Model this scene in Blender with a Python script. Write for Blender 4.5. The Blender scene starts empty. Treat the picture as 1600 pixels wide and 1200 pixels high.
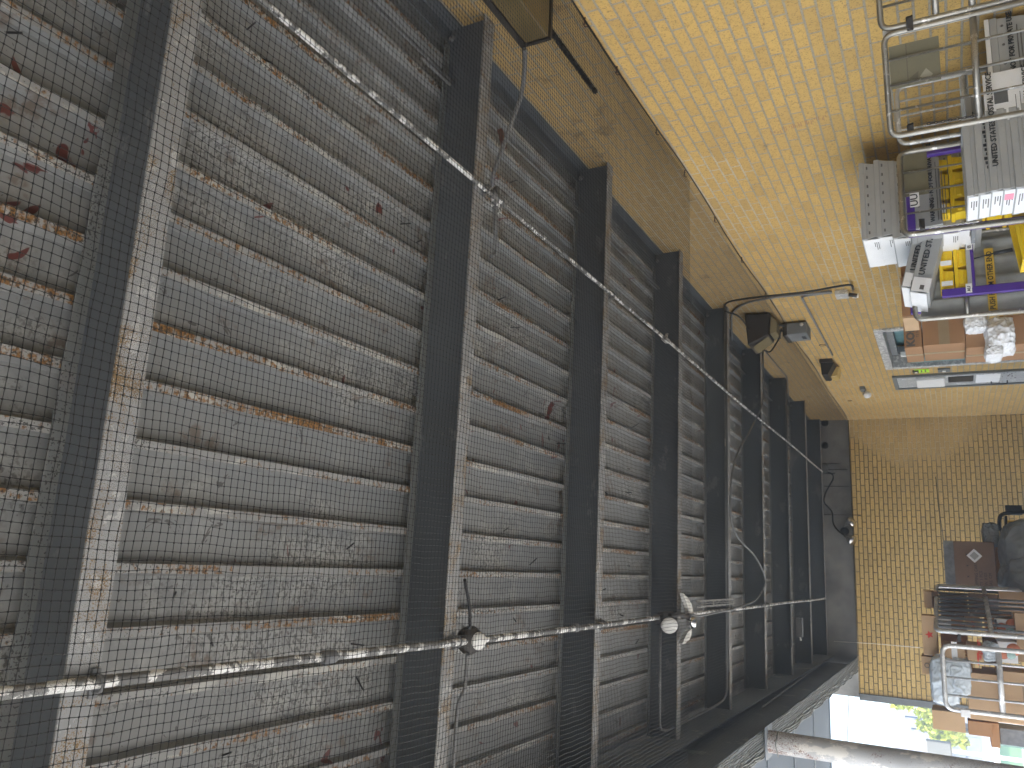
import bpy, bmesh, math, random
import numpy as np
from mathutils import Vector, Matrix
random.seed(7); rng = np.random.default_rng(7)
S = bpy.context.scene
C = S.collection
# ------------------------------------------------------------------ camera, sky, sun, exposure
EYE = 1.61
F = 1248.3
M = np.array([[0.050965, 0.473706, -0.879207], [-0.97534, 0.212903, 0.058172], [0.214742, 0.854561, 0.472875]])
U_, _, V_ = np.linalg.svd(M); M = U_ @ V_
cd = bpy.data.cameras.new('camera'); cam = bpy.data.objects.new('camera', cd); C.objects.link(cam)
cd.sensor_width = 36; cd.lens = F / 1600 * 36; cd.clip_start = 0.02; cd.clip_end = 600
R3 = Matrix([[M[0][i], -M[1][i], -M[2][i]] for i in range(3)])
cam.matrix_world = Matrix.Translation((0, 0, EYE)) @ R3.to_4x4()
S.camera = cam
W = bpy.data.worlds.new("World"); S.world = W; W.use_nodes = True
SUN_EL, SUN_AZ = math.radians(50), math.radians(240)   # azimuth clockwise from +Y
nt = W.node_tree; nt.nodes.clear()
sky = nt.nodes.new('ShaderNodeTexSky'); sky.sky_type = 'NISHITA'; sky.sun_disc = False
sky.sun_elevation = SUN_EL; sky.sun_rotation = SUN_AZ; sky.air_density = 1.0; sky.dust_density = 2.5
bg = nt.nodes.new('ShaderNodeBackground'); bg.inputs[1].default_value = 0.15
wo = nt.nodes.new('ShaderNodeOutputWorld'); nt.links.new(sky.outputs[0], bg.inputs[0]); nt.links.new(bg.outputs[0], wo.inputs[0])
sd = bpy.data.lights.new('sun', 'SUN'); sun = bpy.data.objects.new('sun', sd); C.objects.link(sun)
sd.energy = 4.0; sd.angle = math.radians(0.5); sd.color = (1, 0.95, 0.87)
dv = Vector((math.sin(SUN_AZ) * math.cos(SUN_EL), math.cos(SUN_AZ) * math.cos(SUN_EL), math.sin(SUN_EL)))
sun.rotation_euler = dv.to_track_quat('Z', 'Y').to_euler(); sun.location = (-6, -4, 9)
S.view_settings.view_transform = 'Standard'; S.view_settings.look = 'None'
S.view_settings.exposure = 2.5; S.view_settings.gamma = 1.0
S.cycles.max_bounces = 10; S.cycles.diffuse_bounces = 7; S.cycles.glossy_bounces = 4
S.cycles.transparent_max_bounces = 8; S.cycles.sample_clamp_indirect = 6.0

def ray(x, y): return M.T @ np.array([x - 800, y - 600, F])
def atY(x, y, Y): r = ray(x, y); r = r * Y / r[1]; return Vector((r[0], r[1], r[2] + EYE))
def atX(x, y, X): r = ray(x, y); r = r * X / r[0]; return Vector((r[0], r[1], r[2] + EYE))
def atZ(x, y, z): r = ray(x, y); r = r * (z - EYE) / r[2]; return Vector((r[0], r[1], r[2] + EYE))

# ------------------------------------------------------------------ object helpers
def tag(o, label=None, cat=None, group=None, kind=None):
    if label: o['label'] = label
    if cat: o['category'] = cat
    if group: o['group'] = group
    if kind: o['kind'] = kind
    return o
def thing(name, label, cat, loc=(0, 0, 0), rz=0, group=None):
    o = bpy.data.objects.new(name, None); C.objects.link(o); o.location = loc; o.rotation_euler = (0, 0, rz)
    o.empty_display_size = 0.1
    return tag(o, label, cat, group)
class MB:
    """collects shapes, links them as ONE mesh"""
    def __init__(s): s.v = []; s.f = []; s.m = []; s.sm = []
    def add(s, vs, fs, mi=0, smooth=False):
        b = len(s.v); s.v += [tuple(v) for v in vs]
        s.f += [tuple(i + b for i in f) for f in fs]; s.m += [mi] * len(fs); s.sm += [smooth] * len(fs); return s
    def box(s, a, b, mi=0, T=None):
        x0, y0, z0 = a; x1, y1, z1 = b
        vs = [(x0,y0,z0),(x1,y0,z0),(x1,y1,z0),(x0,y1,z0),(x0,y0,z1),(x1,y0,z1),(x1,y1,z1),(x0,y1,z1)]
        if T is not None: vs = [T @ Vector(v) for v in vs]
        return s.add(vs, [(0,3,2,1),(4,5,6,7),(0,1,5,4),(1,2,6,5),(2,3,7,6),(3,0,4,7)], mi)
    def quad(s, a, b, c, d, mi=0): return s.add([a, b, c, d], [(0, 1, 2, 3)], mi)
    def prism(s, prof, axis, a, b, mi=0, caps=True):
        """prof: list of 2D points; extruded along axis ('x','y','z') from a to b"""
        def p3(p, t): return {'x': (t, p[0], p[1]), 'y': (p[0], t, p[1]), 'z': (p[0], p[1], t)}[axis]
        n = len(prof); vs = [p3(p, a) for p in prof] + [p3(p, b) for p in prof]
        fs = [(i, (i + 1) % n, (i + 1) % n + n, i + n) for i in range(n)]
        if caps: fs += [tuple(range(n))[::-1], tuple(range(n, 2 * n))]
        return s.add(vs, fs, mi)
    def tube(s, pts, r, n=10, mi=0, caps=True, closed=False, sx=1.0):
        pts = [Vector(p) for p in pts]; N_ = len(pts)
        rad = r if isinstance(r, (list, tuple)) else [r] * N_
        t0 = (pts[1] - pts[0]).normalized(); up = Vector((0, 0, 1)) if abs(t0.z) < 0.9 else Vector((1, 0, 0))
        nrm = t0.cross(up).normalized(); vs = []
        for i in range(N_):
            if closed: t = (pts[(i + 1) % N_] - pts[i - 1]).normalized()
            elif i == 0: t = (pts[1] - pts[0]).normalized()
            elif i == N_ - 1: t = (pts[-1] - pts[-2]).normalized()
            else: t = ((pts[i + 1] - pts[i]).normalized() + (pts[i] - pts[i - 1]).normalized()).normalized()
            nrm = (nrm - t * nrm.dot(t)).normalized(); bn = t.cross(nrm)
            for k in range(n):
                a = 2 * math.pi * k / n; vs.append(pts[i] + nrm * math.cos(a) * rad[i] * sx + bn * math.sin(a) * rad[i])
        fs = []
        for i in range(N_ if closed else N_ - 1):
            j = (i + 1) % N_
            for k in range(n): fs.append((i*n+k, i*n+(k+1)%n, j*n+(k+1)%n, j*n+k))
        s.add(vs, fs, mi, True)
        if caps and not closed:
            b = len(s.v) - len(vs)
            s.f += [tuple(b + k for k in range(n))[::-1], tuple(b + (N_-1)*n + k for k in range(n))]; s.m += [mi, mi]; s.sm += [False, False]
        return s
    def lathe(s, prof, n=24, mi=0, T=None):
        vs = [(r * math.cos(2*math.pi*k/n), r * math.sin(2*math.pi*k/n), z) for r, z in prof for k in range(n)]
        if T is not None: vs = [T @ Vector(v) for v in vs]
        fs = [(i*n+k, i*n+(k+1)%n, (i+1)*n+(k+1)%n, (i+1)*n+k) for i in range(len(prof)-1) for k in range(n)]
        return s.add(vs, fs, mi, True)
    def build(s, name, mats, parent=None, loc=None, bevel=0, label=None):
        me = bpy.data.meshes.new(name); me.from_pydata(s.v, [], s.f); me.update()
        for m in (mats if isinstance(mats, (list, tuple)) else [mats]): me.materials.append(m)
        me.polygons.foreach_set('material_index', s.m); me.polygons.foreach_set('use_smooth', s.sm)
        bm = bmesh.new(); bm.from_mesh(me); bmesh.ops.recalc_face_normals(bm, faces=bm.faces); bm.to_mesh(me); bm.free()
        o = bpy.data.objects.new(name, me); C.objects.link(o)
        if parent is not None: o.parent = parent
        if loc is not None: o.location = loc
        if bevel:
            b = o.modifiers.new('bevel', 'BEVEL'); b.width = bevel; b.segments = 2; b.limit_method = 'ANGLE'; b.angle_limit = math.radians(50)
        if label: o['label'] = label
        return o
def copy_tree(o, parent=None):
    c = o.copy(); C.objects.link(c); c.parent = parent
    for ch in list(o.children): copy_tree(ch, c)
    return c
def fillet(pts, r, k=5):
    pts = [Vector(p) for p in pts]; out = [pts[0]]
    for i in range(1, len(pts) - 1):
        a, b, c = pts[i-1], pts[i], pts[i+1]; d1 = (a - b); d2 = (c - b)
        rr = min(r, d1.length * .49, d2.length * .49); p = b + d1.normalized() * rr; q = b + d2.normalized() * rr
        for j in range(k + 1):
            t = j / k; out.append(p * (1-t)**2 + b * 2*t*(1-t) + q * t*t)
    out.append(pts[-1]); return out
def smooth_path(pts, k=6):
    P = [Vector(p) for p in pts]; P = [P[0] * 2 - P[1]] + P + [P[-1] * 2 - P[-2]]; out = []
    for i in range(1, len(P) - 2):
        for j in range(k):
            t = j / k; a, b, c, d = P[i-1], P[i], P[i+1], P[i+2]
            out.append(.5 * ((2*b) + (c - a)*t + (2*a - 5*b + 4*c - d)*t*t + (3*b - a - 3*c + d)*t**3))
    out.append(P[-2]); return out
def text_part(txt, size, mat_, parent, T, name='lettering', sx=1.0, align='LEFT', bold=0.0, spacing=1.0):
    cu = bpy.data.curves.new('t', 'FONT'); cu.body = txt; cu.size = size; cu.align_x = align; cu.resolution_u = 2
    cu.offset = bold; cu.space_character = spacing; cu.extrude = 0.0006
    tmp = bpy.data.objects.new('t', cu); C.objects.link(tmp)
    dg = bpy.context.evaluated_depsgraph_get(); me = bpy.data.meshes.new_from_object(tmp.evaluated_get(dg))
    bpy.data.objects.remove(tmp); me.transform(T @ Matrix.Diagonal((sx, 1, 1, 1))); me.materials.clear(); me.materials.append(mat_)
    o = bpy.data.objects.new(name, me); C.objects.link(o); o.parent = parent; return o
def frameT(origin, xdir, ydir):
    """matrix whose local x,y run along xdir,ydir"""
    x = Vector(xdir).normalized(); y = Vector(ydir); y = (y - x * y.dot(x)).normalized(); z = x.cross(y)
    T = Matrix((x, y, z)).transposed().to_4x4(); T.translation = Vector(origin); return T

# ------------------------------------------------------------------ material helpers
class NT:
    def __init__(s, name):
        s.m = bpy.data.materials.new(name); s.m.use_nodes = True; s.t = s.m.node_tree; s.b = s.t.nodes['Principled BSDF']
        g = s.n('ShaderNodeNewGeometry'); s.pos = g.outputs['Position']; s.nor = g.outputs['Normal']
        s.obj = s.n('ShaderNodeTexCoord').outputs['Object']
    def n(s, t, **k):
        x = s.t.nodes.new(t)
        for a, b in k.items(): setattr(x, a, b)
        return x
    def put(s, sock, v):
        if isinstance(v, bpy.types.NodeSocket): s.t.links.new(v, sock)
        else: sock.default_value = (tuple(v) + (1,))[:4] if isinstance(v, (tuple, list)) and sock.type == 'RGBA' else v
    def noise(s, scale=5, detail=4, rough=.55, vec=None, sc=None, dist=0.0):
        v = vec or s.pos
        if sc: 
            mp = s.n('ShaderNodeMapping'); s.put(mp.inputs[0], v); mp.inputs['Scale'].default_value = sc; v = mp.outputs[0]
        x = s.n('ShaderNodeTexNoise'); s.put(x.inputs['Vector'], v); x.inputs['Scale'].default_value = scale
        x.inputs['Detail'].default_value = detail; x.inputs['Roughness'].default_value = rough; x.inputs['Distortion'].default_value = dist
        return x.outputs['Fac']
    def ramp(s, fac, a, b, va=0.0, vb=1.0):
        x = s.n('ShaderNodeMapRange'); x.clamp = True; s.put(x.inputs[0], fac)
        for i, v in zip((1, 2, 3, 4), (a, b, va, vb)): x.inputs[i].default_value = v
        return x.outputs[0]
    def mix(s, f, a, b, mode='MIX'):
        x = s.n('ShaderNodeMix', data_type='RGBA', blend_type=mode); s.put(x.inputs['Factor'], f)
        s.put(x.inputs[6], a); s.put(x.inputs[7], b); return x.outputs[2]
    def math(s, op, a, b=0.0, c=0.0):
        x = s.n('ShaderNodeMath', operation=op); s.put(x.inputs[0], a); s.put(x.inputs[1], b); s.put(x.inputs[2], c); return x.outputs[0]
    def sep(s, v):
        x = s.n('ShaderNodeSeparateXYZ'); s.put(x.inputs[0], v); return x.outputs
    def comb(s, a, b, c=0.0):
        x = s.n('ShaderNodeCombineXYZ'); s.put(x.inputs[0], a); s.put(x.inputs[1], b); s.put(x.inputs[2], c); return x.outputs[0]
    def bump(s, h, strength=.3, dist=.01):
        x = s.n('ShaderNodeBump'); s.put(x.inputs['Height'], h); x.inputs['Strength'].default_value = strength; x.inputs['Distance'].default_value = dist
        s.t.links.new(x.outputs[0], s.b.inputs['Normal']); return s
    def out(s, col, rough=.7, metal=0.0):
        s.put(s.b.inputs['Base Color'], col); s.put(s.b.inputs['Roughness'], rough); s.put(s.b.inputs['Metallic'], metal); return s.m
def plain(name, col, rough=.6, metal=0.0, var=.12, scale=8, bump=.08):
    s = NT(name); a = tuple(c * (1 - var) for c in col); b = tuple(min(1, c * (1 + var)) for c in col)
    n1 = s.noise(scale, 5); c = s.mix(s.ramp(n1, .3, .7), a, b)
    n2 = s.noise(scale * 9, 3); c = s.mix(s.ramp(n2, .62, .8, 0, .25), c, tuple(x * .45 for x in col))
    if bump: s.bump(n2, bump, .002)
    return s.out(c, rough, metal)
def flaky(name, base, peel, rust, rust_lo=.6, peel_lo=.55, scale=6, stretch=(1, 1, 1), speck=.5, rough=.7, dark=(.03, .025, .02)):
    """old paint with peeled patches, rust bloom and fly specks"""
    s = NT(name)
    n1 = s.noise(scale, 6, .65, sc=stretch); n2 = s.noise(scale * .45, 5, .7, sc=stretch, dist=.8); n3 = s.noise(scale * 14, 3, .6)
    n4 = s.noise(scale * 30, 2, .5); n5 = s.noise(scale * .3, 3)
    c = s.mix(s.ramp(n5, .3, .7), tuple(x * .75 for x in base), tuple(min(1, x * 1.2) for x in base))
    c = s.mix(s.ramp(n1, peel_lo, peel_lo + .04, 0, .85), c, peel)
    rm = s.ramp(s.math('ADD', s.math('MULTIPLY', n2, .55), s.math('MULTIPLY', n3, .45)), rust_lo, rust_lo + .06)
    c = s.mix(rm, c, s.mix(s.ramp(n4, .4, .6), rust, tuple(x * .35 for x in rust)))
    c = s.mix(s.ramp(s.math('MULTIPLY', n4, s.ramp(n5, .35, .65, .8, 1.1)), speck, speck + .05, 0, .8), c, dark)
    s.bump(s.math('ADD', n3, n1), .35, .004)
    return s.out(c, rough)
def brickmat(name, axes, c1, c2, seed=0, pale=(.62, .6, .54), grey=(.36, .32, .25), pale_lo=.5, brown_above=None, flip=0):
    s = NT(name); P = s.sep(s.pos); u = P[axes[0]]; v = P[axes[1]]
    vec = s.comb(u, v, 0.0)
    w = s.n('ShaderNodeVectorMath', operation='ADD')   # slightly wandering joints
    nn = s.n('ShaderNodeTexNoise'); s.put(nn.inputs['Vector'], s.pos); nn.inputs['Scale'].default_value = 22; nn.inputs['Detail'].default_value = 2
    sc = s.n('ShaderNodeVectorMath', operation='MULTIPLY_ADD'); s.put(sc.inputs[0], nn.outputs['Color']); sc.inputs[1].default_value = (.004, .004, 0); sc.inputs[2].default_value = (-.002, -.002, 0)
    s.put(w.inputs[0], vec); s.put(w.inputs[1], sc.outputs[0])
    b = s.n('ShaderNodeTexBrick'); s.put(b.inputs['Vector'], w.outputs[0]); b.offset = .5; b.squash = 1
    b.inputs['Scale'].default_value = 1; b.inputs['Brick Width'].default_value = .2032; b.inputs['Row Height'].default_value = .0677
    b.inputs['Mortar Size'].default_value = .0062; b.inputs['Mortar Smooth'].default_value = .12; b.inputs['Bias'].default_value = 0
    s.put(b.inputs['Color1'], c1); s.put(b.inputs['Color2'], c2); 
    mn = s.noise(.55, 2, .5, dist=.4); mort = s.mix(s.ramp(mn, pale_lo, pale_lo + .05), grey, pale); s.put(b.inputs['Mortar'], mort)
    col = b.outputs['Color']
    # per brick extra hue: second brick texture with offset seeds
    b2 = s.n('ShaderNodeTexBrick'); sh = s.n('ShaderNodeVectorMath', operation='ADD'); s.put(sh.inputs[0], w.outputs[0]); sh.inputs[1].default_value = (.2032 * (31 + seed), .0677 * 46, 0)
    s.put(b2.inputs['Vector'], sh.outputs[0]); b2.offset = .5; b2.inputs['Scale'].default_value = 1; b2.inputs['Brick Width'].default_value = .2032
    b2.inputs['Row Height'].default_value = .0677; b2.inputs['Mortar Size'].default_value = 0; s.put(b2.inputs['Color1'], (0, 0, 0)); s.put(b2.inputs['Color2'], (1, 1, 1)); s.put(b2.inputs['Mortar'], (0, 0, 0))
    hv = s.sep(b2.outputs['Color'])[0]; notm = s.math('SUBTRACT', 1.0, b.outputs['Fac'])
    col = s.mix(s.math('MULTIPLY', s.ramp(hv, .75, .95, 0, .55), notm), col, tuple(x * y for x, y in zip(c1, (.72, .72, .78))))
    n1 = s.noise(38, 4, .7); n2 = s.noise(130, 2, .5); n3 = s.noise(1.1, 4, .6)
    col = s.mix(s.ramp(n1, .48, .70, 0, .5), col, tuple(x * .62 for x in c1))       # rough face shading in the clay
    col = s.mix(s.ramp(n2, .57, .70, 0, .7), col, (.14, .085, .035))                  # iron specks
    col = s.mix(s.ramp(n3, .5, .8, 0, .16), col, (.22, .17, .1))                   # grime
    big = s.noise(2.4, 6, .7, dist=1.0); col = s.mix(s.ramp(big, .68, .74, 0, .5), col, (.1, .085, .07))
    if brown_above:
        dz = s.ramp(s.math('ADD', P[2], s.math('MULTIPLY', s.math('SUBTRACT', n3, .5), .1)), brown_above - .03, brown_above + .03)  # bricks turn browner and duller above this height
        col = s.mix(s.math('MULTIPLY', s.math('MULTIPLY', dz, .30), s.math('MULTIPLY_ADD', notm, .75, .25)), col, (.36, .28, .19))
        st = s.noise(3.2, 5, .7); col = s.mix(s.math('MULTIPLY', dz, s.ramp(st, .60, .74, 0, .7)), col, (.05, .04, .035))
    h = s.math('ADD', s.math('MULTIPLY', notm, 1.0), s.math('MULTIPLY', n1, .35)); s.bump(h, 1.0, .010)
    return s.out(col, .88)

def deckmat():
    s = NT('deck_paint'); P = s.sep(s.pos)
    n0 = s.noise(.9, 3, .5); n1 = s.noise(2.2, 5, .6, sc=(1.6, .7, 1)); n2 = s.noise(9, 6, .7); n3 = s.noise(70, 3, .6); n4 = s.noise(26, 4, .6); n5 = s.noise(4.2, 4, .6, sc=(1.5, 1, 1))
    c = s.mix(s.ramp(n0, .35, .65), (.195, .203, .206), (.255, .26, .256))
    c = s.mix(s.ramp(s.math('ADD', s.math('MULTIPLY', n1, .6), s.math('MULTIPLY', n2, .4)), .5, .62, 0, .6), c, (.42, .42, .40))   # pale scuffs
    zone = s.ramp(n1, .51, .61)
    c = s.mix(s.math('MULTIPLY', zone, s.ramp(n3, .50, .60, 0, .75)), c, (.055, .05, .042))                       # speckled grime, only in patches
    c = s.mix(s.math('MULTIPLY', s.ramp(n5, .585, .65), s.ramp(n4, .44, .58, 0, .7)), c, (.13, .09, .06))          # brown rust bloom
    c = s.mix(s.ramp(n3, .70, .74, 0, .85), c, (.03, .028, .025))                                                 # scattered fly specks
    n6 = s.noise(7.5, 4, .7, dist=1.2); c = s.mix(s.ramp(n6, .66, .675, 0, .8), c, (.06, .05, .045))
    v = s.n('ShaderNodeTexNoise'); s.put(v.inputs['Vector'], s.pos); v.inputs['Scale'].default_value = 3.4; v.inputs['Detail'].default_value = 3; v.inputs['Distortion'].default_value = 1.6
    c = s.mix(s.ramp(v.outputs['Fac'], .70, .706), c, (.12, .035, .028))                                            # bared red primer
    s.bump(s.math('ADD', n2, s.math('MULTIPLY', n3, .3)), .4, .004)
    return s.out(c, .62)
YEL1, YEL2 = (.60, .395, .125), (.53, .345, .112)
m_brickS = brickmat('buff_brick_side', (1, 2), YEL1, YEL2, 0, pale=(.52, .47, .37), pale_lo=.56, grey=(.34, .31, .25), brown_above=EYE + 1.44)
m_brickE = brickmat('buff_brick_end', (0, 2), (.60, .42, .155), (.50, .35, .13), 3, pale=(.58, .5, .36), grey=(.12, .09, .05), pale_lo=.56)
m_conc = plain('stained_concrete', (.30, .295, .28), .9, var=.35, scale=3)
m_floor = plain('dock_concrete', (.41, .40, .38), .85, var=.15, scale=1.5)
m_lot = plain('sunlit_paving', (.5, .49, .46), .9, var=.08, scale=.5)
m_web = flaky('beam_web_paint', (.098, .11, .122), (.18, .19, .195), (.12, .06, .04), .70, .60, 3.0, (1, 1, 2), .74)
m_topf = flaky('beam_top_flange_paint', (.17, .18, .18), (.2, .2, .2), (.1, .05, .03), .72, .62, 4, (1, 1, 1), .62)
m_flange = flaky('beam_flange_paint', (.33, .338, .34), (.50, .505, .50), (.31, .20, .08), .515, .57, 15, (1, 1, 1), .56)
m_deck = deckmat()
m_rib = flaky('deck_rib_paint', (.34, .345, .34), (.50, .50, .47), (.30, .155, .05), .51, .54, 4.0, (2, .5, 1), .60)
m_pipe = flaky('peeling_white_pipe', (.2, .2, .195), (.92, .92, .9), (.2, .15, .1), .72, .50, 16, (1, 1, 1), .6)
m_pipeg = flaky('grey_conduit', (.2, .205, .21), (.36, .36, .36), (.2, .12, .07), .66, .6, 9, (1, 1, 1), .62)
m_girder = flaky('girder_paint', (.20, .225, .25), (.36, .38, .39), (.1, .08, .06), .7, .6, 3, (1, 1, 1), .7)
m_soffit = flaky('soffit_paint', (.075, .095, .12), (.12, .14, .165), (.12, .1, .09), .75, .64, 1.8, (1, 1, 1), .8)
m_post = flaky('post_paint', (.46, .46, .46), (.70, .67, .62), (.22, .09, .045), .53, .56, 7, (1, 1, .6), .62)
m_net = plain('black_net', (.008, .008, .009), .45, bump=0)
m_netw = plain('weathered_net_edge', (.17, .175, .165), .8, var=.6, scale=26)
m_black = plain('black_plastic', (.02, .02, .022), .45)
m_dark = plain('dark_bronze', (.045, .04, .036), .5)
m_steel = flaky('cart_steel', (.36, .345, .31), (.75, .73, .70), (.14, .1, .06), .66, .6, 22, (1, 1, 1), .6, .30); m_steel.node_tree.nodes['Principled BSDF'].inputs['Metallic'].default_value = .75
m_steelL = flaky('galvanised_cart_steel', (.55, .55, .54), (.80, .80, .78), (.2, .16, .1), .7, .55, 20, (1, 1, 1), .66, .35); m_steelL.node_tree.nodes['Principled BSDF'].inputs['Metallic'].default_value = .4
m_galv = flaky('spangled_frame', (.42, .42, .42), (.72, .72, .7), (.2, .17, .13), .68, .5, 25, (1, 1, 1), .6, .5)
m_tub = plain('grey_corrugated_plastic', (.37, .375, .37), .45, var=.07, scale=6)
m_tubw = plain('white_tub_label', (.8, .8, .8), .55, var=.03)  # white of the labels, also the daylight painted onto tub ends
m_yel = plain('yellow_tray', (.8, .55, .01), .4, var=.08, scale=6)
m_purple = plain('purple_paint', (.085, .035, .29), .4, var=.12)
m_card = plain('cardboard', (.36, .2, .1), .85, var=.08, scale=5)
m_cardL = plain('light_cardboard', (.50, .34, .2), .85, var=.07, scale=5)
m_cardD = plain('dark_cardboard', (.2, .125, .08), .7, var=.15, scale=4)
m_tape = plain('clear_tape', (.34, .26, .16), .3, var=.06)
m_tapeg = plain('grey_packing_film', (.17, .175, .18), .35, var=.4, scale=16)
m_ink = plain('black_print', (.02, .02, .02), .7, bump=0)
m_inkg = plain('grey_print', (.12, .11, .1), .7, bump=0)
m_red = plain('red_print', (.62, .04, .02), .6, bump=0)
m_redp = plain('red_plastic', (.6, .015, .02), .4)
m_white = plain('white_paint', (.8, .8, .79), .5, var=.04)
m_paper = plain('white_paper', (.82, .82, .82), .8, var=.03)
m_olive = plain('olive_card', (.165, .15, .095), .7, var=.12)
m_olived = plain('olive_mark', (.11, .095, .06), .7)
m_olivel = plain('pale_olive_mark', (.33, .31, .24), .7)
m_canvas = plain('grey_canvas', (.30, .30, .28), .8, var=.2, scale=7, bump=.4)
m_canvasd = plain('dark_canvas', (.12, .12, .115), .8, var=.2, scale=7)
m_tapey = plain('yellow_tape', (.62, .4, .04), .5)
m_bag = plain('grey_bag', (.2, .205, .2), .38, var=.25, scale=5)
m_bagb = plain('pale_blue_bag', (.60, .66, .70), .4, var=.1, scale=5)
m_teal = plain('teal_panel', (.16, .3, .32), .5)
m_lime = plain('lime_sticker', (.45, .85, .02), .5, bump=0)
m_pink = plain('pink_label', (.85, .3, .4), .5, bump=0)
m_rust = plain('rusty_iron', (.09, .045, .03), .8, var=.4)
m_lampface = plain('smoky_lamp_panel', (.17, .13, .06), .22, var=.3, scale=3)
m_lens = plain('white_lens', (.85, .85, .82), .25, var=.02, bump=0)
m_amber = plain('amber_lens', (.5, .36, .12), .25)
m_glass = NT('lamp_glass').out((.30, .26, .16), .15)
m_mirror = NT('chrome_bulb').out((.8, .8, .8), .12, 1.0)
m_shingle = plain('roof_shingles', (.125, .122, .12), .9, var=.15, scale=4)
m_siding = plain('white_siding', (.60, .60, .60), .7, var=.04)
m_green = plain('green_siding', (.10, .20, .07), .7)
m_pane = plain('window_pane', (.40, .39, .36), .2)
m_bark = plain('bark', (.12, .09, .06), .9)
m_leaf = plain('yellow_green_leaf', (.36, .40, .03), .6, var=.35, scale=3)

# ------------------------------------------------------------------ structure: ground, dock, walls
XW, XG, YE = 2.65, -1.25, 14.65
ZN = EYE + 1.45          # net height
ZB = EYE + 1.89          # underside of the beams
ZD = EYE + 2.125         # top of the beams / underside of deck ribs
tag(MB().box((-250, -250, -1.7), (250, 250, -1.2)).build('ground', m_lot), kind='structure')
tag(MB().box((-2.3, -13, -1.194), (XW - .003, YE - .003, 0)).build('dock_floor', m_floor), kind='structure')
# side wall with two door openings (D1: Y 9.2..11.0, D2: Y 11.5..12.25)
D1 = (9.17, 11.04, 2.235); D2 = (11.47, 12.26, 2.19)
w = thing('side_wall', 'long yellow brick wall of the loading dock with two doorways', 'wall')
b = MB(); x0, x1 = XW, XW + .3; HT = 4.6
for a, c, z0 in ((-13, D1[0], -1.2), (D1[1], D2[0], -1.2), (D2[1], YE + .3, -1.2)): b.box((x0, a, z0), (x1, c, HT))
b.box((x0, D1[0], D1[2]), (x1, D1[1], HT)).box((x0, D2[0], D2[2]), (x1, D2[1], HT))
b.box((x0, D1[0], -1.2), (x1, D1[1], -.01)).box((x0, D2[0], -1.2), (x1, D2[1], -.01))
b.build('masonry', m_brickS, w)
# rusty drip marks left by an old fixing on the side wall
b = MB()
for i in range(26):
    p = atX(1206 + i * 3.4 + random.uniform(-2, 2), 208 - i * 1.05 + random.uniform(-2, 2), XW)
    l = random.uniform(.006, .03); hh = random.uniform(.0015, .003)
    b.box((XW - .0025, p.y - l, p.z - hh), (XW + .002, p.y + l, p.z + hh))
b.build('stain', m_card, w)
we = thing('end_wall', 'yellow brick wall closing the far end of the dock', 'wall')
MB().box((-1.80, YE, -1.2), (XW - .002, YE + .3, ZN)).build('masonry', m_brickE, we)
b = MB().box((-1.86, YE - .02, ZN + .002), (XW - .002, YE + .3, HT - .3))
b.build('concrete_band', m_conc, we)
b = MB()
for px, py in ((1289, 661), (1289, 696)):
    p = atY(px, py, YE - .022); b.lathe([(0, 0), (.06, 0), (.06, .004), (0, .004)], 20, T=frameT((p.x, YE - .026, p.z), (1, 0, 0), (0, 0, 1)))
b.build('round_plug', m_black, we)
b = MB()   # form lines on the band
for px, py, l in ((1283, 725, .3), (1290, 734, .35), (1284, 740, .22), (1288, 760, .4)):
    p = atY(px, py, YE); b.box((p.x - .008, YE - .026, p.z - l), (p.x + .008, YE - .018, p.z))
b.build('form_mark', m_dark, we)
MB().box((-1.90, YE - .035, -1.2), (-1.802, YE + .3, ZN - .003)).build('corner_trim', m_topf, we)
wb = thing('rear_wall', 'yellow brick wall closing the dock behind the camera', 'wall')  # unseen, added so daylight comes mainly from the open side
MB().box((-1.8, -12.3, -1.2), (XW - .002, -12, HT - .3)).build('masonry', m_brickE, wb)
# crack in the end wall
b = MB(); cr = [atY(1462, 745, YE), atY(1466, 790, YE), atY(1470, 815, YE), atY(1475, 850, YE)]
b.tube([(p.x, YE - .001, p.z) for p in cr], .006, 5); b.build('crack', m_dark, we)
# hanging wire on the end wall
p0, p1 = atY(1303, 1002, YE - .05), atY(1438, 1012, YE - .05)
tag(MB().tube([p0, (p0 + p1) / 2 + Vector((.01, 0, 0)), p1], .005, 6).build('hanging_wire', m_white), 'thin pale wire hanging down the yellow end wall', 'wire')
p0 = atY(1287, 804, YE - .04); p1 = atY(1345, 805, YE - .04)
tag(MB().tube([p0, p1], .006, 6).build('wall_spike', m_rust), 'short dark rod fixed upright to the concrete band', 'rod')
# mail room behind the doorway
b = MB().box((XW + .3, 8.6, -.02), (XW + 3.2, 13.2, 0)).box((XW + 3.2, 8.6, 0), (XW + 3.3, 13.2, 3)).box((XW + .3, 8.5, 0), (XW + 3.2, 8.6, 3)).box((XW + .3, 13.2, 0), (XW + 3.2, 13.3, 3)).box((XW + .3, 8.5, 3), (XW + 3.3, 13.3, 3.1))
tag(b.build('back_room', plain('room_paint', (.5, .5, .45), .8)), kind='structure')
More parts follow.
